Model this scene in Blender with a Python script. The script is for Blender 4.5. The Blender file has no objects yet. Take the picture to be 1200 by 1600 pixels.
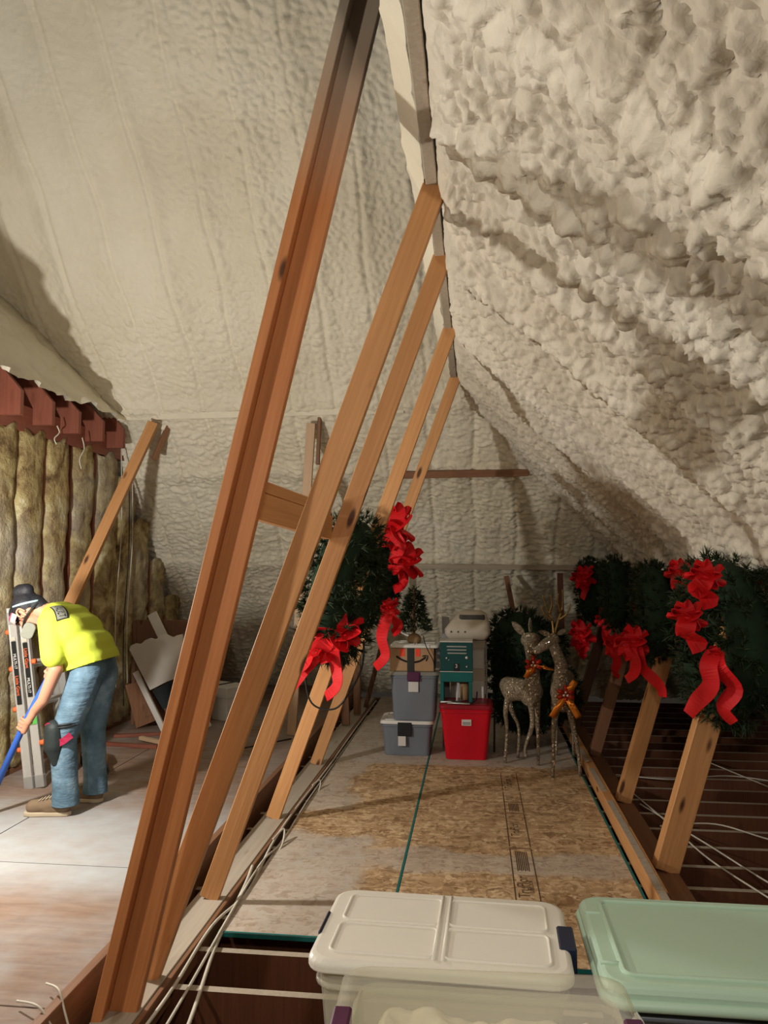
import bpy, bmesh, math, random
import numpy as np
from mathutils import Vector, Matrix, Euler
from math import pi, sin, cos, radians
R = random.Random(7)
SC = bpy.context.scene; COL = SC.collection

# ---------------------------------------------------------------- camera, world, lights, exposure
cam = bpy.data.objects.new('camera', bpy.data.cameras.new('camera')); COL.objects.link(cam)
cam.location = (0, 0, 1.65); cam.rotation_euler = (radians(90 + 3.814), 0, radians(6.734))
cam.data.sensor_fit = 'VERTICAL'; cam.data.sensor_height = 36; cam.data.lens = 27
cam.data.clip_start = 0.05; SC.camera = cam
W = bpy.data.worlds.new('world'); SC.world = W; W.use_nodes = True
W.node_tree.nodes['Background'].inputs[0].default_value = (1.0, .82, .66, 1)
W.node_tree.nodes['Background'].inputs[1].default_value = 0.022
def lamp(name, loc, power, col, size, aim=None, kind='POINT', spot=None):
    l = bpy.data.lights.new(name, kind); l.energy = power; l.color = col
    if kind == 'AREA': l.shape = 'DISK'; l.size = size
    else: l.shadow_soft_size = size
    if kind == 'SPOT': l.spot_size = radians(spot); l.spot_blend = .6
    o = bpy.data.objects.new(name, l); COL.objects.link(o); o.location = loc
    if aim: o.rotation_euler = (Vector(aim) - Vector(loc)).to_track_quat('-Z', 'Y').to_euler()
    return o
lamp('work_light', (-2.72, 3.55, 1.5), 175, (1.0, .97, .90), .05)
lamp('rear_fill', (.2, -.3, 2.5), 75, (1.0, .94, .83), .06)  # added fill behind the camera to brighten the foreground, no actual bulb
lamp('hanging_bulb', (-2.0, .9, 2.2), 70, (1.0, .90, .76), .06)
vs = SC.view_settings
vs.view_transform = 'Standard'; vs.look = 'None'; vs.gamma = 1; vs.exposure = 0.1
try: vs.use_curve_mapping = False
except Exception: pass

# ---------------------------------------------------------------- materials
def mat(name, rough=.7, metal=0.0, col=None, spec=.3):
    m = bpy.data.materials.new(name); m.use_nodes = True
    b = m.node_tree.nodes['Principled BSDF']
    b.inputs['Roughness'].default_value = rough; b.inputs['Metallic'].default_value = metal
    b.inputs['Specular IOR Level'].default_value = spec
    if col: b.inputs['Base Color'].default_value = (*col, 1)
    return m
def nd(m, t, **kw):
    n = m.node_tree.nodes.new(t)
    for k, v in kw.items():
        if k.startswith('i_'):
            key = k[2:]; key = int(key) if key.isdigit() else key.replace('_', ' ')
            n.inputs[key].default_value = v
        else: setattr(n, k, v)
    return n
def lk(m, a, b): m.node_tree.links.new(a, b)
def bsdf(m): return m.node_tree.nodes['Principled BSDF']
def ramp(m, fac, stops):
    r = nd(m, 'ShaderNodeValToRGB'); e = r.color_ramp.elements
    while len(e) < len(stops): e.new(.5)
    for i, (p, c) in enumerate(stops):
        e[i].position = p; e[i].color = (*c, 1) if len(c) == 3 else c
    lk(m, fac, r.inputs[0]); return r
def coords(m, src='Object', scale=(1, 1, 1), rot=(0, 0, 0)):
    t = nd(m, 'ShaderNodeTexCoord'); mp = nd(m, 'ShaderNodeMapping')
    mp.inputs['Scale'].default_value = scale; mp.inputs['Rotation'].default_value = rot
    lk(m, t.outputs[src], mp.inputs['Vector']); return mp.outputs[0]
def noise(m, vec, scale, detail=4, rough=.55, dist=0.0):
    n = nd(m, 'ShaderNodeTexNoise'); n.inputs['Scale'].default_value = scale
    n.inputs['Detail'].default_value = detail; n.inputs['Roughness'].default_value = rough
    n.inputs['Distortion'].default_value = dist
    if vec: lk(m, vec, n.inputs['Vector'])
    return n.outputs['Fac']
def voro(m, vec, scale, feature='F1', out='Distance'):
    n = nd(m, 'ShaderNodeTexVoronoi', feature=feature); n.inputs['Scale'].default_value = scale
    lk(m, vec, n.inputs['Vector']); return n.outputs[out]
def mixc(m, fac, a, b, mode='MIX'):
    x = nd(m, 'ShaderNodeMix', data_type='RGBA', blend_type=mode)
    for s, v in ((0, fac), (6, a), (7, b)):
        if hasattr(v, 'links'): lk(m, v, x.inputs[s])
        elif isinstance(v, (tuple, list)): x.inputs[s].default_value = (*v, 1)
        else: x.inputs[s].default_value = v
    return x.outputs[2]
def mth(m, op, a, b=None, c=None):
    x = nd(m, 'ShaderNodeMath', operation=op)
    for i, v in enumerate((a, b, c)):
        if v is None: continue
        if hasattr(v, 'links'): lk(m, v, x.inputs[i])
        else: x.inputs[i].default_value = v
    return x.outputs[0]
def bump(m, h, strength=.3, dist=.01, prev=None):
    b = nd(m, 'ShaderNodeBump'); b.inputs['Strength'].default_value = strength; b.inputs['Distance'].default_value = dist
    lk(m, h, b.inputs['Height'])
    if prev: lk(m, prev, b.inputs['Normal'])
    return b.outputs[0]

def foam_mat(name, c1, c2, c3, fine=60):
    m = mat(name, .62, spec=.35); v = coords(m)
    n = noise(m, v, .9, 5, .6)
    r = ramp(m, n, [(.32, c1), (.52, c2), (.72, c3)])
    n2 = noise(m, v, 14, 3)
    c = mixc(m, mth(m, 'MULTIPLY', n2, .25), r.outputs[0], tuple(x * .72 for x in c2))
    lk(m, c, bsdf(m).inputs['Base Color'])
    bm1 = bump(m, noise(m, v, fine, 3, .55, .4), .35, .012)
    lk(m, bm1, bsdf(m).inputs['Normal']); return m
M = {}
M['foam_left'] = foam_mat('spray_foam_cream', (.70, .63, .48), (.80, .74, .59), (.85, .80, .67), 38)
M['foam_right'] = foam_mat('spray_foam_ivory', (.62, .55, .44), (.72, .66, .55), (.80, .75, .65), 34)

def wood(name, a, b, knot=(.10, .035, .015), dust=0.0, rough=.55, seed=0.0, rng=True):
    m = mat(name, rough, spec=.35)
    v0 = coords(m); oi = nd(m, 'ShaderNodeObjectInfo')
    sh = nd(m, 'ShaderNodeVectorMath', operation='ADD'); lk(m, v0, sh.inputs[0])
    cx = nd(m, 'ShaderNodeCombineXYZ')
    rr = mth(m, 'MULTIPLY', oi.outputs['Random'], 37.0)
    for i in range(3): lk(m, rr, cx.inputs[i])
    lk(m, cx.outputs[0], sh.inputs[1]); v = sh.outputs[0]
    def mp(s):
        x = nd(m, 'ShaderNodeMapping'); x.inputs['Scale'].default_value = s; lk(m, v, x.inputs['Vector']); return x.outputs[0]
    g = noise(m, mp((34, 34, 1.1)), 1.6, 5, .6, .8)
    r = ramp(m, g, [(.25, a), (.55, tuple((x + y) / 2 for x, y in zip(a, b))), (.8, b)])
    big = noise(m, mp((3, 3, .7)), 1.0, 2)
    c = mixc(m, mth(m, 'MULTIPLY', big, .45), r.outputs[0], tuple(x * .62 for x in a))
    vk = nd(m, 'ShaderNodeTexVoronoi', feature='F1'); vk.inputs['Scale'].default_value = 1.0
    lk(m, mp((9.5, 9.5, 2.9)), vk.inputs['Vector'])
    kn = ramp(m, vk.outputs['Distance'], [(.11, (1, 1, 1)), (.19, (0, 0, 0))])
    sel = nd(m, 'ShaderNodeSeparateColor'); lk(m, vk.outputs['Color'], sel.inputs[0])
    kf = mth(m, 'MULTIPLY', kn.outputs[0], mth(m, 'GREATER_THAN', sel.outputs[0], .30))
    c = mixc(m, kf, c, knot)
    if dust:
        gg = nd(m, 'ShaderNodeNewGeometry'); sp = nd(m, 'ShaderNodeSeparateXYZ'); lk(m, gg.outputs['Position'], sp.inputs[0])
        mr = nd(m, 'ShaderNodeMapRange'); mr.inputs[1].default_value = 3.0; mr.inputs[2].default_value = 3.7
        lk(m, sp.outputs[2], mr.inputs[0])
        c = mixc(m, mth(m, 'MULTIPLY', mr.outputs[0], dust), c, (.66, .58, .46))
    lk(m, c, bsdf(m).inputs['Base Color'])
    lk(m, bump(m, g, .25, .004), bsdf(m).inputs['Normal']); return m
M['pine'] = wood('orange_pine', (.56, .26, .095), (.80, .42, .18))
M['pine_red'] = wood('reddish_pine', (.50, .18, .06), (.72, .30, .11), dust=.85)
M['pine_pale'] = wood('pale_pine', (.55, .36, .22), (.68, .48, .31))
M['pine_brown'] = wood('brown_pine', (.20, .09, .045), (.33, .16, .08))
M['joist'] = wood('old_joist_timber', (.13, .045, .022), (.20, .08, .04))
M['rafter'] = wood('red_rafter_timber', (.22, .065, .04), (.32, .11, .065), knot=(.2, .06, .035))
M['dusty'] = wood('dusty_timber', (.40, .33, .25), (.55, .47, .38), knot=(.3, .22, .16), rough=.85)
M['cardboard_brown'] = wood('dark_panel_brown', (.16, .075, .04), (.23, .12, .07), rough=.8)

def floor_mat(name, osb):
    m = mat(name, .78, spec=.2)
    g = nd(m, 'ShaderNodeNewGeometry'); P = g.outputs['Position']
    def mp(s, rz=0):
        x = nd(m, 'ShaderNodeMapping'); x.inputs['Scale'].default_value = s; x.inputs['Rotation'].default_value = (0, 0, rz)
        lk(m, P, x.inputs['Vector']); return x.outputs[0]
    if osb:
        wv = nd(m, 'ShaderNodeTexNoise'); wv.inputs['Scale'].default_value = 11; wv.inputs['Detail'].default_value = 3; lk(m, P, wv.inputs['Vector'])
        cols = []
        for s, rz in (((13, 40, 10), .5), ((36, 14, 10), .3), ((14, 36, 10), -.7), ((30, 13, 10), -1.0)):
            q = nd(m, 'ShaderNodeVectorMath', operation='MULTIPLY_ADD'); lk(m, wv.outputs['Color'], q.inputs[0])
            q.inputs[1].default_value = (4.5, 4.5, 0); lk(m, mp(s, rz), q.inputs[2])
            vo = nd(m, 'ShaderNodeTexVoronoi'); vo.inputs['Scale'].default_value = 1; lk(m, q.outputs[0], vo.inputs['Vector'])
            sp = nd(m, 'ShaderNodeSeparateColor'); lk(m, vo.outputs['Color'], sp.inputs[0]); cols.append((sp, vo))
        f = mth(m, 'ADD', mth(m, 'MULTIPLY', cols[0][0].outputs[0], .5), mth(m, 'MULTIPLY', cols[1][0].outputs[1], .5))
        pick = mth(m, 'GREATER_THAN', cols[2][0].outputs[2], .5)
        f2 = mth(m, 'ADD', mth(m, 'MULTIPLY', cols[2][0].outputs[0], .55), mth(m, 'MULTIPLY', cols[3][0].outputs[1], .45))
        mixf = nd(m, 'ShaderNodeMix'); lk(m, pick, mixf.inputs[0]); lk(m, f, mixf.inputs[2]); lk(m, f2, mixf.inputs[3])
        base = ramp(m, mixf.outputs[0], [(.1, (.25, .145, .07)), (.4, (.43, .27, .145)), (.62, (.54, .36, .20)), (.92, (.72, .53, .33))]).outputs[0]
        hgt = mixf.outputs[0]
        dustc = (.50, .45, .40)
    else:
        n = noise(m, mp((2.5, 16, 1)), 1.3, 5, .6, .6)
        base = ramp(m, n, [(.3, (.20, .125, .088)), (.7, (.30, .205, .15))]).outputs[0]
        hgt = n; dustc = (.38, .40, .41)
    sx = nd(m, 'ShaderNodeSeparateXYZ'); lk(m, P, sx.inputs[0])
    nz = noise(m, mp((1, 1, 1)), 1.7, 5, .62); nf = noise(m, mp((1, 1, 1)), 7, 4, .6)
    wob = mth(m, 'MULTIPLY', mth(m, 'SUBTRACT', nz, .5), .9)
    def band(axis, lo, hi, soft=.05, w=1.0):
        a = mth(m, 'ADD', sx.outputs[axis], mth(m, 'MULTIPLY', wob, w))
        u = nd(m, 'ShaderNodeMapRange', interpolation_type='SMOOTHSTEP'); u.inputs[1].default_value = lo - soft; u.inputs[2].default_value = lo + soft; lk(m, a, u.inputs[0])
        d = nd(m, 'ShaderNodeMapRange', interpolation_type='SMOOTHSTEP'); d.inputs[1].default_value = hi - soft; d.inputs[2].default_value = hi + soft; d.inputs[3].default_value = 1; d.inputs[4].default_value = 0; lk(m, a, d.inputs[0])
        return mth(m, 'MULTIPLY', u.outputs[0], d.outputs[0])
    if osb:
        far = band(1, 6.42, 20, .04, .25)
        mid = band(1, 4.25, 4.55, .04, .45)
        lft = mth(m, 'MULTIPLY', band(1, 3.0, 4.75, .05, .6), band(0, -3, -.62, .07, .8))
        lf2 = mth(m, 'MULTIPLY', band(1, 5.2, 9, .05, .6), band(0, -3, -.86, .05, .7))
        tot = mth(m, 'MAXIMUM', mth(m, 'MAXIMUM', far, mth(m, 'MULTIPLY', mid, .72)), mth(m, 'MAXIMUM', lft, mth(m, 'MULTIPLY', lf2, .8)))
        tot = mth(m, 'MULTIPLY', tot, mth(m, 'ADD', mth(m, 'MULTIPLY', nf, .45), mth(m, 'ADD', mth(m, 'MULTIPLY', hgt, .5), .24)))
    else:
        a = band(1, 3.55, 4.75, .35, 1.1); b = ramp(m, nz, [(.42, (0, 0, 0)), (.66, (1, 1, 1))]).outputs[0]
        tot = mth(m, 'MULTIPLY', mth(m, 'MAXIMUM', mth(m, 'MULTIPLY', a, .95), mth(m, 'MULTIPLY', b, .6)), mth(m, 'ADD', mth(m, 'MULTIPLY', nf, .7), .42))
    tot = mth(m, 'MINIMUM', tot, .93)
    c = mixc(m, tot, base, dustc)
    lk(m, c, bsdf(m).inputs['Base Color'])
    lk(m, bump(m, hgt, .3, .003), bsdf(m).inputs['Normal'])
    return m
M['osb'] = floor_mat('strand_board', True)
M['ply'] = floor_mat('dusty_plywood', False)

def batt_mat():
    m = mat('fiberglass_batt', .95, spec=.05); v = coords(m)
    n = noise(m, v, 5, 6, .65, .5); n2 = noise(m, v, 1.3, 3)
    r = ramp(m, n, [(.30, (.09, .055, .03)), (.43, (.30, .21, .10)), (.56, (.52, .42, .20)), (.70, (.74, .68, .46))])
    c = mixc(m, ramp(m, n2, [(.45, (0, 0, 0)), (.7, (.8, .8, .8))]).outputs[0], r.outputs[0], (.50, .46, .40))
    lk(m, c, bsdf(m).inputs['Base Color']); lk(m, bump(m, noise(m, v, 22, 5, .7), .8, .03), bsdf(m).inputs['Normal']); return m
M['batt'] = batt_mat()
def simple(name, col, rough=.6, metal=0.0, var=.15, sc=8, bmp=0.0, bsc=40, spec=.3):
    m = mat(name, rough, metal, spec=spec); v = coords(m)
    n = noise(m, v, sc, 3)
    c = mixc(m, n, tuple(x * (1 - var) for x in col), tuple(min(1, x * (1 + var)) for x in col))
    lk(m, c, bsdf(m).inputs['Base Color'])
    if bmp: lk(m, bump(m, noise(m, v, bsc, 3), bmp, .005), bsdf(m).inputs['Normal'])
    return m
M['needle'] = simple('fir_needles', (.020, .034, .012), .7, var=.5, sc=30)
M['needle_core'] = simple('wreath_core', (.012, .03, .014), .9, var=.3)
M['red'] = simple('red_velvet_ribbon', (.62, .006, .010), .6, var=.3, sc=12)
M['shirt'] = simple('yellow_green_cotton', (.47, .54, .05), .85, var=.07, sc=4, bmp=.5, bsc=9)
def denim():
    m = mat('faded_denim', .85, spec=.1); v = coords(m)
    n = noise(m, v, 5, 4, .6); r = ramp(m, n, [(.3, (.055, .10, .14)), (.55, (.115, .185, .245)), (.75, (.24, .35, .43))])
    lk(m, r.outputs[0], bsdf(m).inputs['Base Color']); lk(m, bump(m, noise(m, coords(m, scale=(1, 1, 2.5)), 9, 3), .8, .02), bsdf(m).inputs['Normal']); return m
M['denim'] = denim()
M['skin'] = simple('skin', (.42, .20, .125), .55, var=.1, sc=6)
M['hair'] = simple('black_hair', (.012, .012, .016), .6, var=.5, sc=50, bmp=.6, bsc=60)
M['black'] = simple('black_rubber', (.015, .016, .018), .5)
M['charcoal'] = simple('charcoal_pad', (.016, .022, .022), .6, bmp=.4)
M['pinkred'] = simple('crimson_trim', (.30, .012, .05), .6)
M['teal_band'] = simple('pale_teal_band', (.35, .55, .6), .5)
M['filter'] = simple('respirator_filter', (.17, .17, .14), .7, bmp=.3)
M['shoe'] = simple('brown_suede', (.17, .115, .07), .85, var=.25, sc=14)
M['sole'] = simple('tan_sole', (.42, .34, .24), .8)
M['blue'] = simple('blue_pole_enamel', (.03, .10, .42), .35)
M['alu'] = simple('scuffed_aluminium', (.62, .60, .57), .45, .55, var=.12, sc=12)
M['alu_dull'] = simple('dull_aluminium', (.40, .39, .37), .5, .5)
M['orange'] = simple('orange_plastic', (.85, .16, .05), .5)
M['green_tape'] = simple('green_tape', (.10, .42, .08), .6)
M['white_plastic'] = simple('white_plastic', (.72, .70, .66), .4, var=.04)
M['cream_lid'] = simple('cream_plastic', (.82, .78, .70), .38, var=.03, bmp=.08, bsc=300)
M['mint_lid'] = simple('mint_plastic', (.50, .68, .54), .38, var=.03, bmp=.08, bsc=300)
M['navy'] = simple('navy_latch', (.012, .018, .045), .4)
M['purple'] = simple('purple_latch', (.085, .02, .06), .4)
M['cardboard'] = simple('cardboard', (.40, .25, .14), .85, var=.08)
M['tape'] = simple('dark_packing_tape', (.03, .035, .03), .35)
M['orange_red'] = simple('red_orange_mark', (.85, .07, .03), .6)
M['ink'] = simple('black_ink', (.012, .011, .01), .8)
M['ink_faint'] = simple('worn_brown_ink', (.10, .055, .03), .9, var=.3, sc=60)
M['burlap'] = simple('burlap', (.36, .23, .12), .95, bmp=.6, bsc=80)
M['teal'] = simple('teal_enamel', (.008, .12, .115), .4)
M['teal_dark'] = simple('dark_teal_enamel', (.008, .062, .062), .4)
M['teal_paint'] = simple('teal_edge_paint', (.012, .15, .14), .7)
M['red_tote'] = simple('red_plastic', (.55, .006, .018), .35, var=.05)
M['red_tote_dark'] = simple('dark_red_plastic', (.28, .01, .02), .4)
M['offwhite'] = simple('aged_white_plastic', (.52, .46, .37), .5, var=.15, sc=12)
M['window_grey'] = simple('smoked_panel', (.07, .07, .065), .25)
M['grey_panel'] = simple('grey_panel', (.34, .32, .32), .6)
M['whitebox'] = simple('white_card', (.66, .64, .60), .8, var=.06)
M['white_paint'] = simple('white_paint', (.70, .66, .60), .5, var=.06)
M['cable'] = simple('pale_cable', (.62, .57, .48), .6, var=.2, sc=14)
M['cable_dark'] = simple('black_cord', (.02, .02, .02), .5)
M['yellow'] = simple('yellow_tool_plastic', (.72, .30, .02), .5)
M['hose'] = simple('grey_tube', (.10, .11, .12), .45)
M['drywall'] = simple('attic_side_of_ceiling_board', (.10, .05, .03), .95)
M['sat_orange'] = simple('copper_satin_ribbon', (.80, .25, .035), .28, .6, var=.2)
M['sat_red'] = simple('dark_red_satin', (.42, .03, .01), .3, .35)
M['pearl'] = simple('pearl', (.8, .78, .7), .15, .7)
M['gold'] = simple('gold_tinsel', (.42, .28, .10), .35, .8, var=.4, sc=60)
M['cloth'] = simple('ivory_cloth', (.74, .68, .55), .9, var=.06, bmp=.3, bsc=14)
M['lens'] = simple('safety_lens', (.5, .4, .38), .15)
M['garland'] = M['needle']
def glitter():
    m = mat('champagne_glitter', .5, .2); v = coords(m)
    vo = nd(m, 'ShaderNodeTexVoronoi'); vo.inputs['Scale'].default_value = 95; lk(m, v, vo.inputs['Vector'])
    sp = nd(m, 'ShaderNodeSeparateColor'); lk(m, vo.outputs['Color'], sp.inputs[0])
    f = mth(m, 'GREATER_THAN', sp.outputs[0], .86)
    c = mixc(m, f, mixc(m, sp.outputs[1], (.12, .085, .05), (.30, .24, .17)), (1, .93, .78))
    lk(m, c, bsdf(m).inputs['Base Color']); lk(m, mth(m, 'MULTIPLY', f, .8), bsdf(m).inputs['Metallic'])
    lk(m, mth(m, 'SUBTRACT', .55, mth(m, 'MULTIPLY', f, .35)), bsdf(m).inputs['Roughness'])
    lk(m, bump(m, sp.outputs[2], .9, .012), bsdf(m).inputs['Normal']); return m
M['glitter'] = glitter()
def clear_plastic(name, tint, amount):
    m = mat(name, .28, col=tint, spec=.5); nt = m.node_tree
    t = nd(m, 'ShaderNodeBsdfTransparent'); t.inputs[0].default_value = (*[min(1, x * 1.25 + .1) for x in tint], 1)
    mx = nd(m, 'ShaderNodeMixShader'); mx.inputs[0].default_value = amount
    out = nt.nodes['Material Output']; lk(m, t.outputs[0], mx.inputs[1]); lk(m, bsdf(m).outputs[0], mx.inputs[2]); lk(m, mx.outputs[0], out.inputs[0])
    return m
M['clear_grey'] = clear_plastic('grey_bin_plastic', (.28, .31, .36), .6)
M['frost'] = clear_plastic('frosted_lid_plastic', (.76, .73, .66), .30)

# ---------------------------------------------------------------- helpers
def meta(o, label=None, cat=None, group=None, kind=None):
    if label: o['label'] = label
    if cat: o['category'] = cat
    if group: o['group'] = group
    if kind: o['kind'] = kind
    return o
def thing(name, label, cat, loc=(0, 0, 0), group=None, kind=None):
    o = bpy.data.objects.new(name, None); COL.objects.link(o); o.location = loc; o.empty_display_size = .1
    return meta(o, label, cat, group, kind)
def mesh_of(bm, name, m, smooth=False):
    me = bpy.data.meshes.new(name); bm.normal_update(); bm.to_mesh(me); bm.free()
    for x in (m if isinstance(m, (list, tuple)) else [m]): me.materials.append(M[x] if isinstance(x, str) else x)
    if smooth: me.shade_smooth()
    return me
def put(name, me, parent=None, mw=None, local=False):
    """link a mesh object; geometry or mw is in world space and stays there under its parent"""
    o = bpy.data.objects.new(name, me); COL.objects.link(o)
    if mw is not None: o.matrix_basis = mw
    if parent is not None:
        o.parent = parent
        if not local:
            p = parent; mat4 = Matrix.Identity(4); chain = []
            while p is not None: chain.append(p); p = p.parent
            for p in reversed(chain): mat4 = mat4 @ p.matrix_parent_inverse @ p.matrix_basis
            o.matrix_parent_inverse = mat4.inverted()
    return o
def obj(name, bm, m, parent=None, smooth=False, mw=None, local=False): return put(name, mesh_of(bm, name, m, smooth), parent, mw, local)
def B(): return bmesh.new()
def box(bm, x0, y0, z0, x1, y1, z1, bev=0.0, mw=None, seg=1):
    r = bmesh.ops.create_cube(bm, size=1)
    mtx = Matrix.Translation(((x0 + x1) / 2, (y0 + y1) / 2, (z0 + z1) / 2)) @ Matrix.Diagonal((abs(x1 - x0), abs(y1 - y0), abs(z1 - z0), 1))
    bmesh.ops.transform(bm, matrix=mtx, verts=r['verts'])
    if bev:
        es = list({e for v in r['verts'] for e in v.link_edges})
        q = bmesh.ops.bevel(bm, geom=es, offset=bev, segments=seg, affect='EDGES')
        vs_ = list({v for f in q['faces'] for v in f.verts}) or []
    if mw is not None: bmesh.ops.transform(bm, matrix=mw, verts=_island(bm, r, bev))
    return bm
def _island(bm, r, bev):
    return r['verts'] if not bev else [v for v in bm.verts if v.tag is False]
def frame(p0, p1, facing=(0, -1, 0)):
    """matrix with +Z from p0 to p1 and +Y turned away from `facing` (so -Y faces it)"""
    p0, p1 = Vector(p0), Vector(p1); z = (p1 - p0).normalized()
    y = -Vector(facing); y = (y - z * y.dot(z)).normalized(); x = y.cross(z)
    m = Matrix((x, y, z)).transposed().to_4x4(); m.translation = p0; return m
def board(name, p0, p1, w, t, m, parent=None, facing=(0, -1, 0), off=(0, 0), cut=None, bev=.0025):
    """w across the face turned to `facing`, t deep"""
    L = (Vector(p1) - Vector(p0)).length; bm = B()
    box(bm, -w / 2 + off[0], -t / 2 + off[1], 0, w / 2 + off[0], t / 2 + off[1], L, bev)
    n = 0
    if cut:  # bevel the top like a roof peak
        for v in bm.verts:
            if v.co.z > L * .9: v.co.z -= abs(v.co.x - off[0]) * cut
    return obj(name, bm, m, parent, mw=frame(p0, p1, facing))
def tube(bm, pts, r, seg=8, closed=False, radii=None):
    pts = [Vector(p) for p in pts]; n = len(pts); rings = []
    up = Vector((.3, .2, 1)).normalized()
    for i, p in enumerate(pts):
        a = pts[(i - 1) % n] if (closed or i > 0) else pts[i]
        b = pts[(i + 1) % n] if (closed or i < n - 1) else pts[i]
        t = (b - a).normalized()
        x = up.cross(t)
        if x.length < .05: x = Vector((1, 0, 0)).cross(t)
        x.normalize(); y = t.cross(x); rr = radii[i] if radii else r
        rings.append([bm.verts.new(p + (x * cos(k * 2 * pi / seg) + y * sin(k * 2 * pi / seg)) * rr) for k in range(seg)])
    for i in range(n if closed else n - 1):
        A, C = rings[i], rings[(i + 1) % n]
        for k in range(seg): bm.faces.new((A[k], A[(k + 1) % seg], C[(k + 1) % seg], C[k]))
    if not closed: bm.faces.new(list(reversed(rings[0]))); bm.faces.new(rings[-1])
    return bm
def spline(pts, n=8):
    pts = [Vector(p) for p in pts]; out = []
    for i in range(len(pts) - 1):
        p0, p1, p2, p3 = pts[max(i - 1, 0)], pts[i], pts[i + 1], pts[min(i + 2, len(pts) - 1)]
        for k in range(n):
            t = k / n
            out.append(.5 * ((2 * p1) + (p2 - p0) * t + (2 * p0 - 5 * p1 + 4 * p2 - p3) * t * t + (3 * p1 - p0 - 3 * p2 + p3) * t ** 3))
    out.append(pts[-1]); return out
def lathe(bm, prof, seg=16, mw=None):
    rings = []
    for r, z in prof: rings.append([bm.verts.new((r * cos(2 * pi * k / seg), r * sin(2 * pi * k / seg), z)) for k in range(seg)])
    for A, C in zip(rings, rings[1:]):
        for k in range(seg): bm.faces.new((A[k], A[(k + 1) % seg], C[(k + 1) % seg], C[k]))
    bm.faces.new(list(reversed(rings[0]))); bm.faces.new(rings[-1])
    if mw is not None: bmesh.ops.transform(bm, matrix=mw, verts=[v for g in rings for v in g])
    return bm
def prism(bm, pts, z0, z1, mw=None):
    a = [bm.verts.new((x, y, z0)) for x, y in pts]; c = [bm.verts.new((x, y, z1)) for x, y in pts]; n = len(pts)
    bm.faces.new(list(reversed(a))); bm.faces.new(c)
    for i in range(n): bm.faces.new((a[i], a[(i + 1) % n], c[(i + 1) % n], c[i]))
    if mw is not None: bmesh.ops.transform(bm, matrix=mw, verts=a + c)
    return bm
def rrect(w, d, r, n=5, cx=0, cy=0):
    out = []
    for sx, sy, a0 in ((1, -1, -90), (1, 1, 0), (-1, 1, 90), (-1, -1, 180)):
        for k in range(n + 1):
            a = radians(a0 + 90 * k / n); out.append((cx + sx * (w / 2 - r) + r * cos(a), cy + sy * (d / 2 - r) + r * sin(a)))
    return out
def capsule(bm, p0, r0, p1, r1, flat=None, seg=14, cap=4):
    """tapered round-ended limb; flat=(axis, factor) squashes it across a world axis"""
    p0, p1 = Vector(p0), Vector(p1); L = (p1 - p0).length
    prof = [(r0 * sin(a), -r0 * cos(a)) for a in [pi / 2 * (k + .15) / cap for k in range(cap)]] + [(r0, 0), (r1, L)] + [(r1 * cos(a), L + r1 * sin(a)) for a in [pi / 2 * (k + .85) / cap for k in range(cap)]]
    b2 = B(); lathe(b2, prof, seg)
    z = (p1 - p0).normalized() if L > 1e-5 else Vector((0, 0, 1))
    mtx = z.to_track_quat('Z', 'Y').to_matrix().to_4x4()
    if flat:
        ax, f = flat; S = Matrix.Identity(4); S[ax][ax] = f; mtx = S @ mtx
    bmesh.ops.transform(b2, matrix=Matrix.Translation(p0) @ mtx, verts=b2.verts)
    me = bpy.data.meshes.new('tmp'); b2.to_mesh(me); b2.free(); bm.from_mesh(me); bpy.data.meshes.remove(me)
def blobby(name, caps, m, parent, voxel=.012, smooth=4, extra=None, cuts=None):
    bm = B()
    for c in caps: capsule(bm, *c)
    if extra: extra(bm)
    o = obj(name, bm, m, parent, True)
    r = o.modifiers.new('remesh', 'REMESH'); r.mode = 'VOXEL'; r.voxel_size = voxel; r.use_smooth_shade = True
    s = o.modifiers.new('smooth', 'SMOOTH'); s.iterations = smooth; s.factor = .5
    if cuts:
        bpy.context.view_layer.update(); ev = o.evaluated_get(bpy.context.evaluated_depsgraph_get()); b2 = B(); me = ev.to_mesh(); b2.from_mesh(me); ev.to_mesh_clear()
        for co, no in cuts:
            bmesh.ops.bisect_plane(b2, geom=b2.verts[:] + b2.edges[:] + b2.faces[:], plane_co=co, plane_no=no, clear_outer=True)
            bmesh.ops.holes_fill(b2, edges=[e for e in b2.edges if e.is_boundary], sides=0)
        o.modifiers.clear(); b2.to_mesh(o.data); b2.free(); o.data.shade_smooth()
    return o
def ribbon(bm, pts, w, side, thick=.002, widths=None, tw=0.0):
    pts = [Vector(p) for p in pts]; rows = []
    for i, p in enumerate(pts):
        t = (pts[min(i + 1, len(pts) - 1)] - pts[max(i - 1, 0)]).normalized()
        s = Vector(side); s = (s - t * s.dot(t)).normalized()
        s = Matrix.Rotation(tw * i / len(pts), 3, t) @ s; n = t.cross(s)
        ww = (widths[i] if widths else w) / 2
        rows.append([bm.verts.new(p + s * ww + n * thick), bm.verts.new(p - s * ww + n * thick), bm.verts.new(p - s * ww - n * thick), bm.verts.new(p + s * ww - n * thick)])
    for a, c in zip(rows, rows[1:]):
        for k in range(4): bm.faces.new((a[k], a[(k + 1) % 4], c[(k + 1) % 4], c[k]))
    bm.faces.new(list(reversed(rows[0]))); bm.faces.new(rows[-1]); return bm
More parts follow.
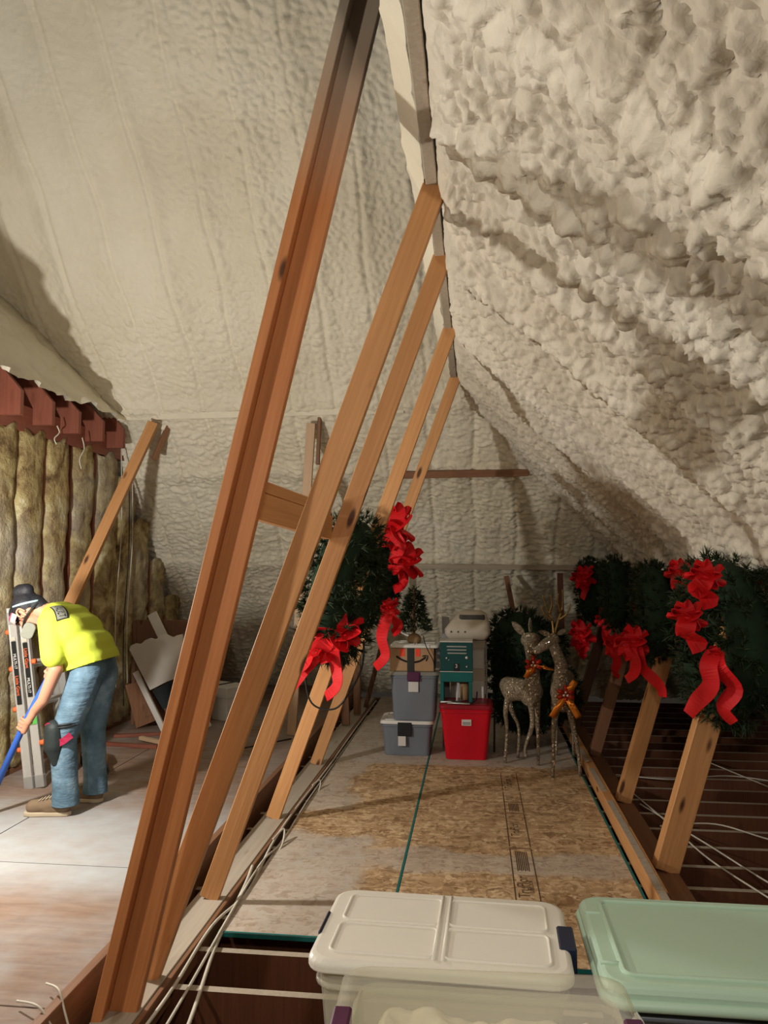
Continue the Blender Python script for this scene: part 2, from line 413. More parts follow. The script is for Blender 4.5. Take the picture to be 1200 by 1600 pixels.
def text(name, s, size, m, parent, mw, extrude=.0006, sx=1.0):
    cu = bpy.data.curves.new(name, 'FONT'); cu.body = s; cu.size = size; cu.extrude = extrude; cu.align_x = 'CENTER'; cu.align_y = 'CENTER'
    cu.space_character = 1.0
    t = bpy.data.objects.new(name + '_tmp', cu); COL.objects.link(t)
    me = bpy.data.meshes.new_from_object(t.evaluated_get(bpy.context.evaluated_depsgraph_get()))
    bpy.data.objects.remove(t); me.name = name; me.materials.clear(); me.materials.append(M[m])
    if sx != 1.0:
        for v in me.vertices: v.co.x *= sx
    return put(name, me, parent, mw)
def copy_tree(o, parent=None):
    c = o.copy(); COL.objects.link(c)
    if parent is not None: c.parent = parent
    for ch in o.children: copy_tree(ch, c)
    return c

# ---------------------------------------------------------------- numpy noise for the sprayed foam
def _h(i, j, s):
    x = (i.astype(np.int64) * 374761393 + j.astype(np.int64) * 668265263 + s * 974634777) & 0xffffffff
    x = ((x ^ (x >> 13)) * 1274126177) & 0xffffffff
    x = ((x ^ (x >> 16)) * 2246822519) & 0xffffffff
    return ((x ^ (x >> 15)) & 0xffffff) / float(0xffffff)
def perlin(u, v, s=0):
    i, j = np.floor(u), np.floor(v); f, g = u - i, v - j
    def gr(a, b): 
        t = _h(i + a, j + b, s) * 2 * pi; return np.cos(t) * (f - a) + np.sin(t) * (g - b)
    su, sv = f * f * f * (f * (f * 6 - 15) + 10), g * g * g * (g * (g * 6 - 15) + 10)
    return (gr(0, 0) * (1 - su) + gr(1, 0) * su) * (1 - sv) + (gr(0, 1) * (1 - su) + gr(1, 1) * su) * sv
def fbm(u, v, s=0, o=3):
    r = 0; a = 1
    for k in range(o): r = r + a * perlin(u * 2 ** k, v * 2 ** k, s + k); a *= .5
    return r
def domes(u, v, s=0, rad=.85):
    i, j = np.floor(u), np.floor(v); best = np.zeros_like(u)
    for a in (-1, 0, 1):
        for b in (-1, 0, 1):
            cx = i + a + _h(i + a, j + b, s); cy = j + b + _h(i + a, j + b, s + 1); rr = rad * (.55 + .6 * _h(i + a, j + b, s + 2))
            d2 = ((u - cx) ** 2 + (v - cy) ** 2) / rr ** 2
            best = np.maximum(best, np.sqrt(np.clip(1 - d2, 0, 1)) * (.5 + .5 * rr))
    return best
def cells(u, v, s=0, sharp=.5):
    i, j = np.floor(u), np.floor(v); f1 = np.full_like(u, 9.); f2 = np.full_like(u, 9.); rnd = np.zeros_like(u)
    for a in (-1, 0, 1):
        for b in (-1, 0, 1):
            hx = _h(i + a, j + b, s); hy = _h(i + a, j + b, s + 1)
            d = np.hypot(u - (i + a + hx), v - (j + b + hy)); near = d < f1
            f2 = np.where(near, f1, np.minimum(f2, d)); rnd = np.where(near, _h(i + a, j + b, s + 2), rnd); f1 = np.where(near, d, f1)
    return np.clip(f2 - f1, 0, 1) ** sharp * (.55 + .45 * rnd)
def grid_surface(name, U, V, posfn, hfn, n, m, keep=None, parent=None, kind='structure'):
    uu, vv = np.meshgrid(U, V, indexing='ij'); P = posfn(uu, vv); h = hfn(uu, vv, P)
    P = P + h[..., None] * np.array(n); nu, nv = uu.shape
    idx = np.arange(nu * nv).reshape(nu, nv)
    q = np.stack([idx[:-1, :-1], idx[1:, :-1], idx[1:, 1:], idx[:-1, 1:]], -1).reshape(-1, 4)
    if keep is not None:
        k = keep(uu, vv, P).reshape(-1); q = q[k[q].any(1)]
    used, inv = np.unique(q, return_inverse=True); q = inv.reshape(-1, 4)
    co = P.reshape(-1, 3)[used]; me = bpy.data.meshes.new(name)
    me.vertices.add(len(co)); me.vertices.foreach_set('co', co.astype(np.float32).ravel())
    me.loops.add(q.size); me.loops.foreach_set('vertex_index', q.astype(np.int32).ravel())
    me.polygons.add(len(q)); me.polygons.foreach_set('loop_start', np.arange(0, q.size, 4, dtype=np.int32))
    me.update(calc_edges=True); me.shade_smooth(); me.materials.append(M[m])
    o = put(name, me, parent)
    if kind: o['kind'] = kind
    return o
def smst(x, a, b):
    t = np.clip((x - a) / (b - a), 0, 1); return t * t * (3 - 2 * t)

# ---------------------------------------------------------------- roof planes
C_HIP = 9.85                      # far roof slope: z + y = C_HIP
RX, RZ, RK = -.15, 3.2, .9        # ridge position, right slope fall
def zR(x): return RZ - RK * (x - RX)
# right slope ---------------------------------------------------
sl = math.hypot(1, RK); nR = np.array([-RK, 0, -1]) / math.hypot(1, RK)
def posR(u, v): return np.stack([RX + v / sl, u, RZ - RK * v / sl], -1)
def hR(u, v, P):
    wu = u + .05 * perlin(u * 3, v * 3, 5) + .015 * perlin(u * 12, v * 12, 6); wv = v + .06 * perlin(u * 3, v * 3, 8) + .015 * perlin(u * 12, v * 12, 9)
    near = smst(-u, -4.8, -2.2)
    big = cells(wu / .13, wv / .10, 11); med = cells(wu / .062, wv / .048, 21); sm = cells(wu / .030, wv / .025, 31, .7)
    rough = .55 + .45 * np.clip(perlin(u * 1.1, v * 1.1, 44) * 2 + .5, 0, 1)
    ph = (u + .06 * perlin(u * 2, v * 1.4, 3)) / .6
    band = np.exp(-((ph - np.round(ph)) / .17) ** 2)
    ph2 = ph + .5; groove = np.exp(-((ph2 - np.round(ph2)) / .035) ** 2)
    h = .060 * big * (.35 + .65 * near) + .040 * med * rough + .016 * sm + .03 * fbm(u * .9, v * .9, 51) + .05 * band - .03 * groove * smst(-v, -1.6, -.4)
    pur = np.exp(-((P[..., 2] - 1.72) / .09) ** 2); h = h + .09 * pur
    return h * smst(v, .0, .14)
grid_surface('ceiling_right', np.arange(.1, 9.9, .0115), np.arange(.03, 4.75, .0115), posR, hR, nR, 'foam_right',
             keep=lambda u, v, P: (P[..., 1] < C_HIP - P[..., 2] + .12) & (P[..., 2] > -.1))
# far slope, running from the ridge hip up and across to the left ----------
s2 = math.sqrt(2); nH = np.array([0, -1, -1]) / s2
def posH(u, v): return np.stack([u, 4.1 + v / s2, C_HIP - 4.1 - v / s2], -1)
def hH(u, v, P):
    wu = u + .09 * perlin(u * 3, v * 3, 65) + .03 * perlin(u * 10, v * 10, 66); wv = v + .09 * perlin(u * 3, v * 3, 68) + .03 * perlin(u * 10, v * 10, 69)
    z = P[..., 2]; low = smst(-z, -3.3, -2.8)
    smooth_zone = smst(-u, 1.6, 2.6) * smst(z, 3.6, 4.4)
    hor = cells(wu / .12, wv / .045, 71); med = cells(wu / .065, wv / .055, 81); sm = cells(wu / .034, wv / .03, 91, .7)
    ph = (u + .05 * perlin(u * 2, v * 1.4, 33)) / .41; seam = np.exp(-((ph - np.round(ph)) / .05) ** 2)
    h = (.034 * hor * low + .032 * med * (1 - .5 * low) + .014 * sm) * (1 - .75 * smooth_zone)
    h = h + .075 * fbm(u * .7, v * .5, 101) + .03 * np.abs(perlin(u * 2.2, v * .6, 111)) - .022 * seam + .03 * np.exp(-((ph - np.round(ph)) / .22) ** 2) * smst(z, 3.2, 4.0)
    for zz in (3.03, 2.48, 1.62): h = h + .035 * np.exp(-((z - zz - .06) / .07) ** 2)
    return h
grid_surface('ceiling_far', np.arange(-5.6, 3.6, .0145), np.arange(0, 8.1, .0145), posH, hH, nH, 'foam_left',
             keep=lambda u, v, P: (P[..., 2] > -.1) & ((P[..., 2] < zR(P[..., 0]) + .2) | (P[..., 0] < .05) | ((P[..., 2] > 3.4) & (P[..., 0] < .8))))
# ridge timber and the foam lip to its left
bm = B(); box(bm, RX - .035, 0, RZ - .03, RX + .012, 6.55, RZ + .16, .003); meta(obj('trim_1', bm, 'dusty'), kind='structure')
def posL(u, v): return np.stack([RX - .045 - v * .55, u, RZ - .02 + v * .83], -1)
grid_surface('trim_2', np.arange(0, 6.6, .02), np.arange(0, .15, .015), posL, lambda u, v, P: .012 * domes(u / .12, v / .1, 7) + .02 * perlin(u * 1.5, v * 2, 9), (.83, 0, -.55), 'foam_left')
# eave roof on the left, above the batt wall
WX = -3.45
nQ = np.array([.77, 0, .64])
def posQ(u, v): return np.stack([-3.24 - v * .62, u, 2.95 + v * .78], -1)
grid_surface('ceiling_left', np.arange(2.2, 7.2, .025), np.arange(0, 2.2, .025), posQ,
             lambda u, v, P: .03 * domes(u / .2, v / .16, 17) + .012 * domes(u / .07, v / .06, 19) + .05 * fbm(u * 1.2, v * .8, 23) + .04 * np.exp(-((((u + .02) / .41) % 1 - .9) / .3) ** 2) * smst(-v, -.25, 0), nQ, 'foam_left')

# ---------------------------------------------------------------- floor
floor = thing('floor', None, None, kind='structure')
JY = [3.04 + .3 * k for k in range(-6, 23)]
for y in JY:
    bm = B(); x1 = 3.45; box(bm, -1.62, y - .019, -.255, x1, y + .019, -.022)
    for f in bm.faces:
        if f.normal.z > .9: f.material_index = 1
    bm.faces.ensure_lookup_table()
    for f in bm.faces: f.material_index = 1 if all(v.co.z > -.03 for v in f.verts) else 0
    obj('joist', bm, ['joist', 'dusty'], floor)
bm = B(); box(bm, -5.4, .1, -.275, 3.5, 9.9, -.256); obj('ceiling_board', bm, 'drywall', floor)
# raised plywood deck on the left: panels with small joints
xs = [-5.3, -3.93, -2.72, -1.48]; ys = [1.2, 2.63, 3.85, 5.07, 6.29, 7.51, 8.73, 9.75]
for i in range(3):
    for j in range(7):
        bm = B(); box(bm, xs[i] + .004, ys[j] + .004, .078, xs[i + 1] - .004, ys[j + 1] - .004, .1, .001)
        if xs[i] > -4 or True: obj('plywood_panel', bm, 'ply', floor)
bm = B(); box(bm, -5.3, 1.2, .0, -1.6, 9.7, .06); obj('sleeper_layer', bm, 'joist', floor)
board('edge_board', (-1.46, .9, .0), (-1.46, 9.7, .0), .04, .25, 'pine_brown', floor, facing=(0, 0, 1), off=(0, 0))
board('sill_plate', (-1.30, .9, .0), (-1.30, 9.4, .0), .15, .038, 'dusty', floor, facing=(0, 0, 1))
board('sill_edge_strip', (-1.212, .9, -.03), (-1.212, 9.4, -.03), .02, .09, 'pine_brown', floor, facing=(0, 0, 1))
# strand board walkway
def panel(x0, y0, x1, y1):
    bm = B(); box(bm, x0, y0, -.021, x1, y1, .0, .001)
    for f in bm.faces: f.material_index = 0 if abs(f.normal.z) > .5 else 1
    bm.normal_update()
    for f in bm.faces: f.material_index = 0 if f.normal.z > .5 else 1
    obj('strand_board_panel', bm, ['osb', 'teal_paint'], floor)
panel(-1.16, 3.45, -.403, 5.72); panel(-1.16, 5.725, -.403, 8.2); panel(-1.16, 8.205, -.403, 9.6)
panel(-.393, 3.32, .826, 5.75); panel(-.393, 5.755, .826, 8.19); panel(-.393, 8.195, .826, 9.6)
panel(-.75, .8, 1.25, 2.35)
# teal painted panel edge lines (edge sealer that bled onto the top)
bm = B(); box(bm, -.409, 3.45, .0002, -.396, 9.0, .0012); box(bm, .812, 3.5, .0002, .826, 7.2, .0012); obj('painted_edge_line', bm, 'teal_paint', floor)
bm = B(); box(bm, -1.16, 3.45, .0002, -.40, 3.462, .0012); obj('painted_edge_line', bm, 'teal_paint', floor)
# printed strip on the panel
bm = B()
for y0, y1 in ((3.4, 4.62), (4.66, 5.25), (5.28, 5.74), (5.77, 6.25)):
    box(bm, .185, y0, .0003, .191, y1, .0012); box(bm, .305, y0, .0003, .311, y1, .0012)
for y in (3.86, 4.63, 5.26, 5.5): box(bm, .185, y, .0003, .311, y + .008, .0012)
obj('printed_line', bm, 'ink_faint', floor)
def ftext(s, x, y, size, sx=1.0, m='ink_faint'):
    text('printed_lettering', s, size, m, floor, Matrix.Translation((x, y, .0008)) @ Matrix.Rotation(pi / 2, 4, 'Z'), .0003, sx)
ftext('TruFlor', .235, 4.10, .085); ftext('T&G', .225, 3.68, .08); ftext('SUBFLOOR', .275, 4.10, .032)
ftext('TruFlor', .235, 4.95, .075); ftext('TruFlor', .235, 5.95, .08)
bm = B()
for y0, y1 in ((4.30, 4.58), (5.30, 5.47)):
    for k in range(7): box(bm, .215 + k * .010, y0 + .01 * (k % 2), .0003, .2205 + k * .010, y1, .0012)
obj('printed_block', bm, 'ink_faint', floor)

# side rail along the right edge of the walkway, plate beyond it
r = thing('floor_curb', 'long dusty timber curb along the right edge of the board walkway', 'timber', (.88, 5.5, 0))
board('curb_board', (.86, 2.6, .045), (.90, 9.0, .045), .06, .10, 'pine', r, facing=(0, 0, 1))
bm = B()
for k in range(30):
    if R.random() < .75:
        y = 2.7 + k * .2; box(bm, .845, y, .0955, .885, y + .19, .098)
obj('dust_film', bm, 'dusty', r)
board('base_plate', (.985, 2.6, -.005), (1.02, 9.0, -.005), .13, .036, 'pine_brown', r, facing=(0, 0, 1))

# ---------------------------------------------------------------- braces
def brace(i, y, label, m='pine', w=.089):
    t = thing('roof_brace', label, 'brace', (-1.30, y, .02), group=None)
    board('timber', (-1.30, y, .02), (RX + .02, y, RZ + .02), w, .04, m, t, cut=.8)
    return t
brace(1, 3.02, 'flat orange pine roof brace right behind the doubled brace, its top notched under the ridge', w=.1)
brace(2, 3.74, 'knotty pine roof brace, second single board after the doubled brace', w=.092)
brace(3, 4.93, 'pine roof brace passing just left of the large wreath, third single board', w=.089)
brace(4, 6.26, 'pine roof brace passing behind the wreath with red bows, fourth and farthest single board', w=.089)
t = thing('doubled_brace', 'tall doubled reddish roof brace nearest the camera, two timbers nailed in an L', 'brace', (-1.33, 2.78, .02))
p0, p1 = Vector((-1.315, 2.80, .0)), Vector((-.225, 2.80, 4.6))
board('flat_timber', p0, p1, .105, .038, 'pine_red', t, off=(.022, 0))
board('edge_timber', p0, p1, .038, .105, 'pine_red', t, off=(-.052, -.034), facing=(.12, -1, 0))
t = thing('cross_block', 'split pine cross block bridging the doubled brace and the board behind it', 'block', (-.95, 3.2, 1.9))
board('upper_half', (-.935, 3.08, 1.986), (-.72, 3.72, 1.91), .05, .045, 'pine', t, facing=(1, -.6, 0))
board('lower_half', (-.93, 3.08, 1.897), (-.715, 3.72, 1.825), .115, .045, 'pine', t, facing=(1, -.6, 0))
# left purlin strut
t = thing('purlin_strut', 'slanting pine strut rising behind the worker to the foam-covered purlin', 'brace', (-3.2, 5.85, .1))
board('timber', (-3.34, 5.83, 1.05), (-2.94, 6.72, 2.93), .089, .089, 'pine', t, facing=(.25, -1, 0))
board('splice', (-2.98, 6.85, 2.62), (-2.86, 6.92, 2.98), .05, .03, 'pine_brown', t, facing=(1, -1, 0))
t = thing('purlin_post', 'pale near-vertical post under the far purlin, seen between the braces', 'brace', (-1.64, 6.94, .1))
board('timber', (-1.66, 6.93, .1), (-1.47, 6.80, 2.92), .08, .04, 'pine_pale', t)
board('splice', (-1.42, 6.86, 2.55), (-1.40, 6.84, 2.98), .03, .05, 'pine_brown', t)
# posts further along the sill
for a, b, w, m, lab in (((-1.30, 7.75, .03), (-1.40, 7.75, 1.95), .08, 'pine_brown', 'short brown stud standing on the sill below the big wreath, left of a twin'),
                        ((-1.27, 8.3, .03), (-1.27, 8.25, 1.45), .075, 'pine_brown', 'short brown stud standing on the sill below the big wreath, farther right twin'),
                        ((-1.24, 8.75, .03), (-.72, 7.95, 1.72), .05, 'cardboard_brown', 'thin dark slanting pole left of the little tree, running from sill to far slope')):
    t = thing('wall_stud', lab, 'stud', a); board('timber', a, b, w, .04, m, t)
# purlins on the far slope
t = thing('purlin', 'foam-smeared purlin crossing the far slope above the worker', 'beam', (-2, 6.8, 3.0)); board('timber', (-3.42, 6.80, 3.02), (-.62, 6.80, 3.03), .06, .09, 'foam_left', t, facing=(0, -1, -.3))
t = thing('purlin', 'short bare purlin high on the far hip slope, right of the braces', 'beam', (-.1, 7.33, 2.49)); board('timber', (-.70, 7.23, 2.49), (.50, 7.25, 2.50), .065, .09, 'pine_brown', t, facing=(0, -1, -.3))
t = thing('purlin', 'dusty purlin low on the far hip slope, level with the hanging wreaths', 'beam', (.2, 8.1, 1.62)); board('timber', (-1.0, 8.11, 1.62), (1.3, 8.13, 1.60), .05, .16, 'dusty', t, facing=(0, -1, 0))
t = thing('purlin', 'long purlin along the right slope that the wreaths hang from', 'beam', (1.5, 5, 1.6)); board('timber', (1.49, 1.2, 1.62), (1.49, 8.0, 1.62), .10, .05, 'pine_brown', t, facing=(-1, 0, 0))
t = thing('hip_prop', 'thin reddish prop leaning against the far wall above the dark garland', 'brace', (.75, 7.95, .02)); board('timber', (.60, 8.1, .02), (.32, 8.05, 1.52), .05, .04, 'pine_brown', t)
t = thing('hip_prop', 'dark post behind the antlers under the low purlin', 'brace', (.9, 7.9, .02)); board('timber', (.88, 8.0, .02), (.86, 8.0, 1.55), .055, .05, 'joist', t)
# right braces
RB = [(4.38, 'nearest thick brace on the right, rising from the curb to the largest wreath', .125, 'pine'),
      (5.57, 'second brace on the right, ending under a wreath with hanging red tail', .095, 'pine'),
      (6.86, 'third brace on the right, dark, behind the second', .09, 'pine_brown'),
      (8.1, 'farthest and dimmest brace on the right side', .09, 'joist')]
for y, lab, w, m in RB:
    t = thing('right_brace', lab, 'brace', (1.0, y, .02)); board('timber', (1.0, y, .015), (1.47, y, 1.57), w, .09, m, t)

# ---------------------------------------------------------------- left wall with batts
wall = thing('wall_left', None, None, kind='structure')
bm = B(); box(bm, WX - .18, 2.5, .08, WX - .14, 9.0, 2.95); obj('sheathing', bm, 'joist', wall)
board('top_plate', (WX, 2.5, 2.75), (WX, 7.3, 2.75), .20, .10, 'rafter', wall, facing=(1, 0, 0), off=(0, 0))
board('bottom_plate', (WX, 2.5, .12), (WX, 8.8, .12), .04, .09, 'pine_brown', wall, facing=(1, 0, 0))
def batt(y0, y1, ztop, s):
    ny, nz = 10, 46; bm = B(); g = []
    U, V = np.meshgrid(np.linspace(0, 1, ny), np.linspace(0, 1, nz), indexing='ij')
    wob = .022 * fbm(V * 9, V * 0 + s, s)
    d = .045 * np.clip(1 - (2 * U - 1) ** 2, 0, 1) ** .2 + .022 * fbm(U * 1.5 + s, V * 5, s, 4) + .022 * domes(U * 4, V * 22, s)
    for i in range(ny):
        g.append([bm.verts.new((WX - .05 + d[i, j], y0 + (y1 - y0) * U[i, j] + wob[i, j], .14 + (ztop - .14) * V[i, j] + (.03 * sin(9 * U[i, j] + s) if j == nz - 1 else 0))) for j in range(nz)])
    for i in range(ny - 1):
        for j in range(nz - 1): bm.faces.new((g[i][j], g[i + 1][j], g[i + 1][j + 1], g[i][j + 1]))
    back = [[bm.verts.new((WX - .13, g[i][j].co.y, g[i][j].co.z)) for j in (0, nz - 1)] for i in (0, ny - 1)]
    for i, k in ((0, 0), (ny - 1, 1)):
        for j in range(nz - 1):
            pass
    o = obj('insulation_batt', bm, 'batt', wall, True)
    sdf = o.modifiers.new('thick', 'SOLIDIFY'); sdf.thickness = .05; sdf.offset = -1 if False else 1
    return o
for k in range(14):
    y0 = 2.95 + .41 * k; top = min(2.67, C_HIP - y0 - .30)
    if top < .4: break
    w = (.31, .36, .33, .28)[k % 4]
    batt(y0, y0 + w, top, k * 7 + 3)
    board('stud', (WX - .03, y0 - .025, .14), (WX - .03, y0 - .025, top), .09, .036, 'rafter', wall, facing=(0, -1, 0))
# rafter tails
for k, y in enumerate([4.32, 4.73, 5.14, 5.56, 5.96, 6.37, 6.77]):
    t = thing('rafter_tail', ['rafter tail end, out of frame, beyond the left edge', 'rafter tail end nearest the left edge of the view', 'nearest reddish rafter tail poking over the batt wall, lit on its cut end',
              'second reddish rafter tail over the batt wall, with a bright cut end', 'third rafter tail over the batt wall, middle of the row', 'fourth rafter tail over the batt wall, above the hanging wires',
              'farthest rafter tail, beside the shaded far slope'][k], 'rafter', (-3.25, y, 2.75))
    bm = B()
    # profile in x,z : tail with plumb cut and seat cut
    prof = [(-3.24, 2.90), (-4.35, 4.16), (-4.45, 3.93), (-3.47, 2.755), (-3.40, 2.72), (-3.24, 2.72)]
    a = [bm.verts.new((x, y - .02, z)) for x, z in prof]; c = [bm.verts.new((x, y + .02, z)) for x, z in prof]; n = len(prof)
    bm.faces.new(a); bm.faces.new(list(reversed(c)))
    for i in range(n): bm.faces.new((a[(i + 1) % n], a[i], c[i], c[(i + 1) % n]))
    obj('timber', bm, 'rafter', t)
# wires hanging down the batt wall
for k, (y, z0, z1) in enumerate(((5.75, 2.75, 2.6), (6.15, 2.72, 2.45), (6.88, 2.75, .5), (7.05, 2.6, .3), (7.12, 2.6, .5))):
    bm = B(); tube(bm, spline([(WX + .13, y, z0), (WX + .14, y + .02, z0 - (z0 - z1) * .35), (WX + .12, y - .015, z0 - (z0 - z1) * .7), (WX + .13, y, z1)], 6), .005, 6)
    m_ = obj('hanging_wire', bm, 'cable' if k != 3 else 'cable_dark', None, True)
    meta(m_, ['short wire stub hanging from the plate under the second rafter tail', 'short wire stub hanging from the plate under the third rafter tail', 'long pale wire hanging down the batt wall, leftmost of the long ones', 'long dark wire hanging down the batt wall beside the pale ones', 'long pale wire hanging down the batt wall nearest the foam slope'][k], 'wire')

# ---------------------------------------------------------------- cables along the sill and over the joists
def cable(name, pts, r, m, label, cat='cable', group=None, n=8):
    bm = B(); tube(bm, spline(pts, n), r, 6); return meta(obj(name, bm, m, None, True), label, cat, group)
cable('electrical_cable', [(-1.17, 2.3, .03), (-1.165, 2.9, .02), (-1.185, 3.45, .025), (-1.155, 3.9, -.005), (-1.18, 4.5, .03), (-1.185, 5.2, .035), (-1.18, 6.2, .02), (-1.185, 7.5, .02), (-1.18, 9.2, .02)], .007, 'cable', 'pale cable hugging the sill, leftmost strand of the bundle')
cable('electrical_cable', [(-1.10, 2.3, -.01), (-1.12, 2.9, -.008), (-1.15, 3.6, .012), (-1.168, 4.2, .022), (-1.15, 4.6, .0), (-1.17, 5.4, .0), (-1.172, 6.6, -.005), (-1.17, 8.4, -.005)], .006, 'cable', 'pale cable crossing the joist ends beside the sill, middle strand of the bundle')
cable('electrical_cable', [(-1.00, 2.2, -.012), (-1.03, 2.72, -.01), (-1.13, 3.35, -.006), (-1.175, 3.9, .012), (-1.19, 4.1, .04)], .008, 'cable', 'thick pale cable bowing out over the open joists, rightmost strand of the bundle')
cable('electrical_cable', [(-1.185, 4.5, .04), (-1.15, 4.62, .06), (-1.13, 4.5, .01), (-1.15, 4.35, -.03)], .006, 'cable', 'small pale cable loop popping up beside the board edge near the third brace')
cable('electrical_cable', [(-1.185, 5.6, .04), (-1.15, 5.7, .05), (-1.14, 5.62, .0), (-1.16, 5.45, -.03)], .006, 'cable', 'small pale cable loop by the board edge near the fourth brace')
for k, (pts, lab) in enumerate((([(-1.40, 2.62, .03), (-1.43, 2.63, .10), (-1.47, 2.66, .15), (-1.55, 2.72, .135)], 'short bent wire end curling up left of the doubled brace, upper one'),
                                ([(-1.38, 2.58, .03), (-1.42, 2.55, .08), (-1.49, 2.57, .14), (-1.60, 2.62, .125)], 'short bent wire end curling up left of the doubled brace, lower one'))):
    cable('wire_end', pts, .004, 'cable', lab, 'wire')
rc = [([(1.08, 6.3, .0), (1.5, 6.25, -.01), (2.0, 6.4, -.01), (2.6, 6.1, -.01), (3.2, 6.3, -.01)], 'pale cable crossing the right joists behind the two braces, far one'),
      ([(1.15, 5.15, -.01), (1.5, 5.2, .0), (1.8, 4.95, -.01), (2.2, 4.9, -.01), (2.9, 4.7, -.01)], 'pale cable sagging across the right joists between the two near braces'),
      ([(1.1, 6.0, -.01), (1.22, 5.2, -.01), (1.3, 4.6, -.01), (1.5, 3.9, -.01), (1.6, 3.2, -.01)], 'thin wire running lengthwise over the right joists beside the nearest brace, left one'),
      ([(1.12, 5.6, -.01), (1.34, 4.9, -.01), (1.55, 4.2, -.01), (1.9, 3.4, -.01)], 'thin wire running lengthwise over the right joists beside the nearest brace, right one'),
      ([(1.9, 6.9, -.01), (2.2, 6.0, -.01), (2.4, 5.4, -.01), (3.0, 4.6, -.01)], 'pale wire slanting over the far right joists toward the eave')]
for pts, lab in rc: cable('joist_cable', pts, .005, 'cable', lab)

# ---------------------------------------------------------------- wreaths, bows
def needles(bm, pts, nrm, rnd, per=14, ln=.05, w=.0035):
    for p, n in zip(pts, nrm):
        n = Vector(n)
        ax = (n + Vector((rnd.uniform(-.6, .6), rnd.uniform(-.6, .6), rnd.uniform(-.6, .6)))).normalized()
        stem = Vector(p)
        for k in range(per):
            d = (ax + Vector((rnd.gauss(0, .55), rnd.gauss(0, .55), rnd.gauss(0, .55)))).normalized()
            b = stem + ax * rnd.uniform(0, .035); s = d.cross(Vector((rnd.uniform(-1, 1), rnd.uniform(-1, 1), rnd.uniform(-1, 1)))).normalized() * w
            bm.faces.new((bm.verts.new(b - s), bm.verts.new(b + s), bm.verts.new(b + d * ln * rnd.uniform(.6, 1.1))))
def wreath_mesh(Rr, r, seed, n=620, per=15):
    rnd = random.Random(seed); bm = B(); P, N = [], []
    for k in range(n):
        a = rnd.uniform(0, 2 * pi); b = rnd.uniform(0, 2 * pi); rr = r * rnd.uniform(.72, 1.05)
        c = Vector((cos(a), 0, sin(a))); nn = c * cos(b) + Vector((0, 1, 0)) * sin(b)
        P.append(c * Rr + nn * rr); N.append(nn)
    needles(bm, P, N, rnd, per, .058, .0042)
    return mesh_of(bm, 'foliage', 'needle')
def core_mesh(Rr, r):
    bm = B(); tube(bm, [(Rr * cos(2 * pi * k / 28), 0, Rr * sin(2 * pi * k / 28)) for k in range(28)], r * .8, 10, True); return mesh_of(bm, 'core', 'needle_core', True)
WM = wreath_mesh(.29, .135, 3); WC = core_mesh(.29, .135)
def bow_parts(par, c, s, rnd, m='red', tails=((-.08, -.34), (.08, -.30)), loops=5, side=(0, 1, 0), ax=(1, 0, 0)):
    """loops around c in the plane ax/z, tails hanging to given (x,z) ends"""
    ax = Vector(ax); c = Vector(c); up = Vector((0, 0, 1)); sd = Vector(side); bm = B()
    for k in range(loops):
        a = pi * (k + .5) / loops * 2 + rnd.uniform(-.25, .25); d = ax * cos(a) + up * sin(a); L = s * rnd.uniform(.75, 1.1)
        q = d.cross(sd).normalized()
        pts = [c + d * 0, c + d * L * .45 + sd * .28 * s + q * .22 * s, c + d * L * .95 + sd * .14 * s + q * .18 * s, c + d * L + q * -.02 * s + sd * .02, c + d * L * .7 - sd * .16 * s - q * .12 * s, c + d * .1 * L]
        ribbon(bm, spline(pts, 5), .105 * s / .12, q if k % 2 else (sd + q * .5), .0015, tw=rnd.uniform(-.5, .5))
    capsule(bm, c - ax * .01, .022 * s / .12, c + ax * .01, .022 * s / .12)
    bow = obj('bow', bm, m, par)
    for tx, tz in tails:
        bm = B(); e = c + ax * tx + up * tz
        mid = c * .5 + e * .5 + ax * rnd.uniform(-.05, .05) + sd * rnd.uniform(-.04, .05)
        q3 = c * .2 + e * .8 + ax * rnd.uniform(-.05, .06)
        ribbon(bm, spline([c, c * .8 + e * .2 + sd * .05, mid, q3, e], 6), .085, ax, .0015, tw=rnd.uniform(.2, 1.1)); obj('ribbon_tail', bm, m, bow)
    return bow
def wreath(loc, yaw, sc, label, bows, seed, tilt=0):
    t = thing('wreath', label, 'wreath', loc, 'wreaths hung from the roof timbers')
    mw = Matrix.Translation(loc) @ Matrix.Rotation(yaw, 4, 'Z') @ Matrix.Rotation(tilt, 4, 'X') @ Matrix.Rotation(seed, 4, 'Y') @ Matrix.Scale(sc, 4)
    put('foliage', WM, t, mw); put('core', WC, t, mw)
    rnd = random.Random(seed)
    for c, s, tails, ax, sd in bows: bow_parts(t, c, s, rnd, tails=tails, ax=ax, side=sd)
    return t
XA, YN = (.9, -.35, 0), (-.35, -.9, 0)
# left pair
wreath((-.80, 4.72, 1.50), radians(84), 1.08, 'large fir wreath hanging on the left braces with a long-tailed red bow at its bottom', [((-.80, 4.42, 1.24), .13, ((-.06, -.36), (-.22, -.20), (-.27, -.30)), (1, 0, 0), (0, -1, 0))], 1, radians(10))
wreath((-.72, 5.75, 1.58), radians(80), .86, 'fir wreath tucked behind the large left one, with red loops down its right edge', [((-.56, 5.45, 1.90), .13, ((-.02, -.25),), (1, 0, 0), (0, -1, 0)), ((-.48, 5.5, 1.66), .12, ((-.1, -.2),), (1, 0, 0), (0, -1, 0)), ((-.60, 5.4, 1.34), .06, ((.02, -.18), (-.10, -.42)), (1, 0, 0), (0, -1, 0))], 2, radians(10))
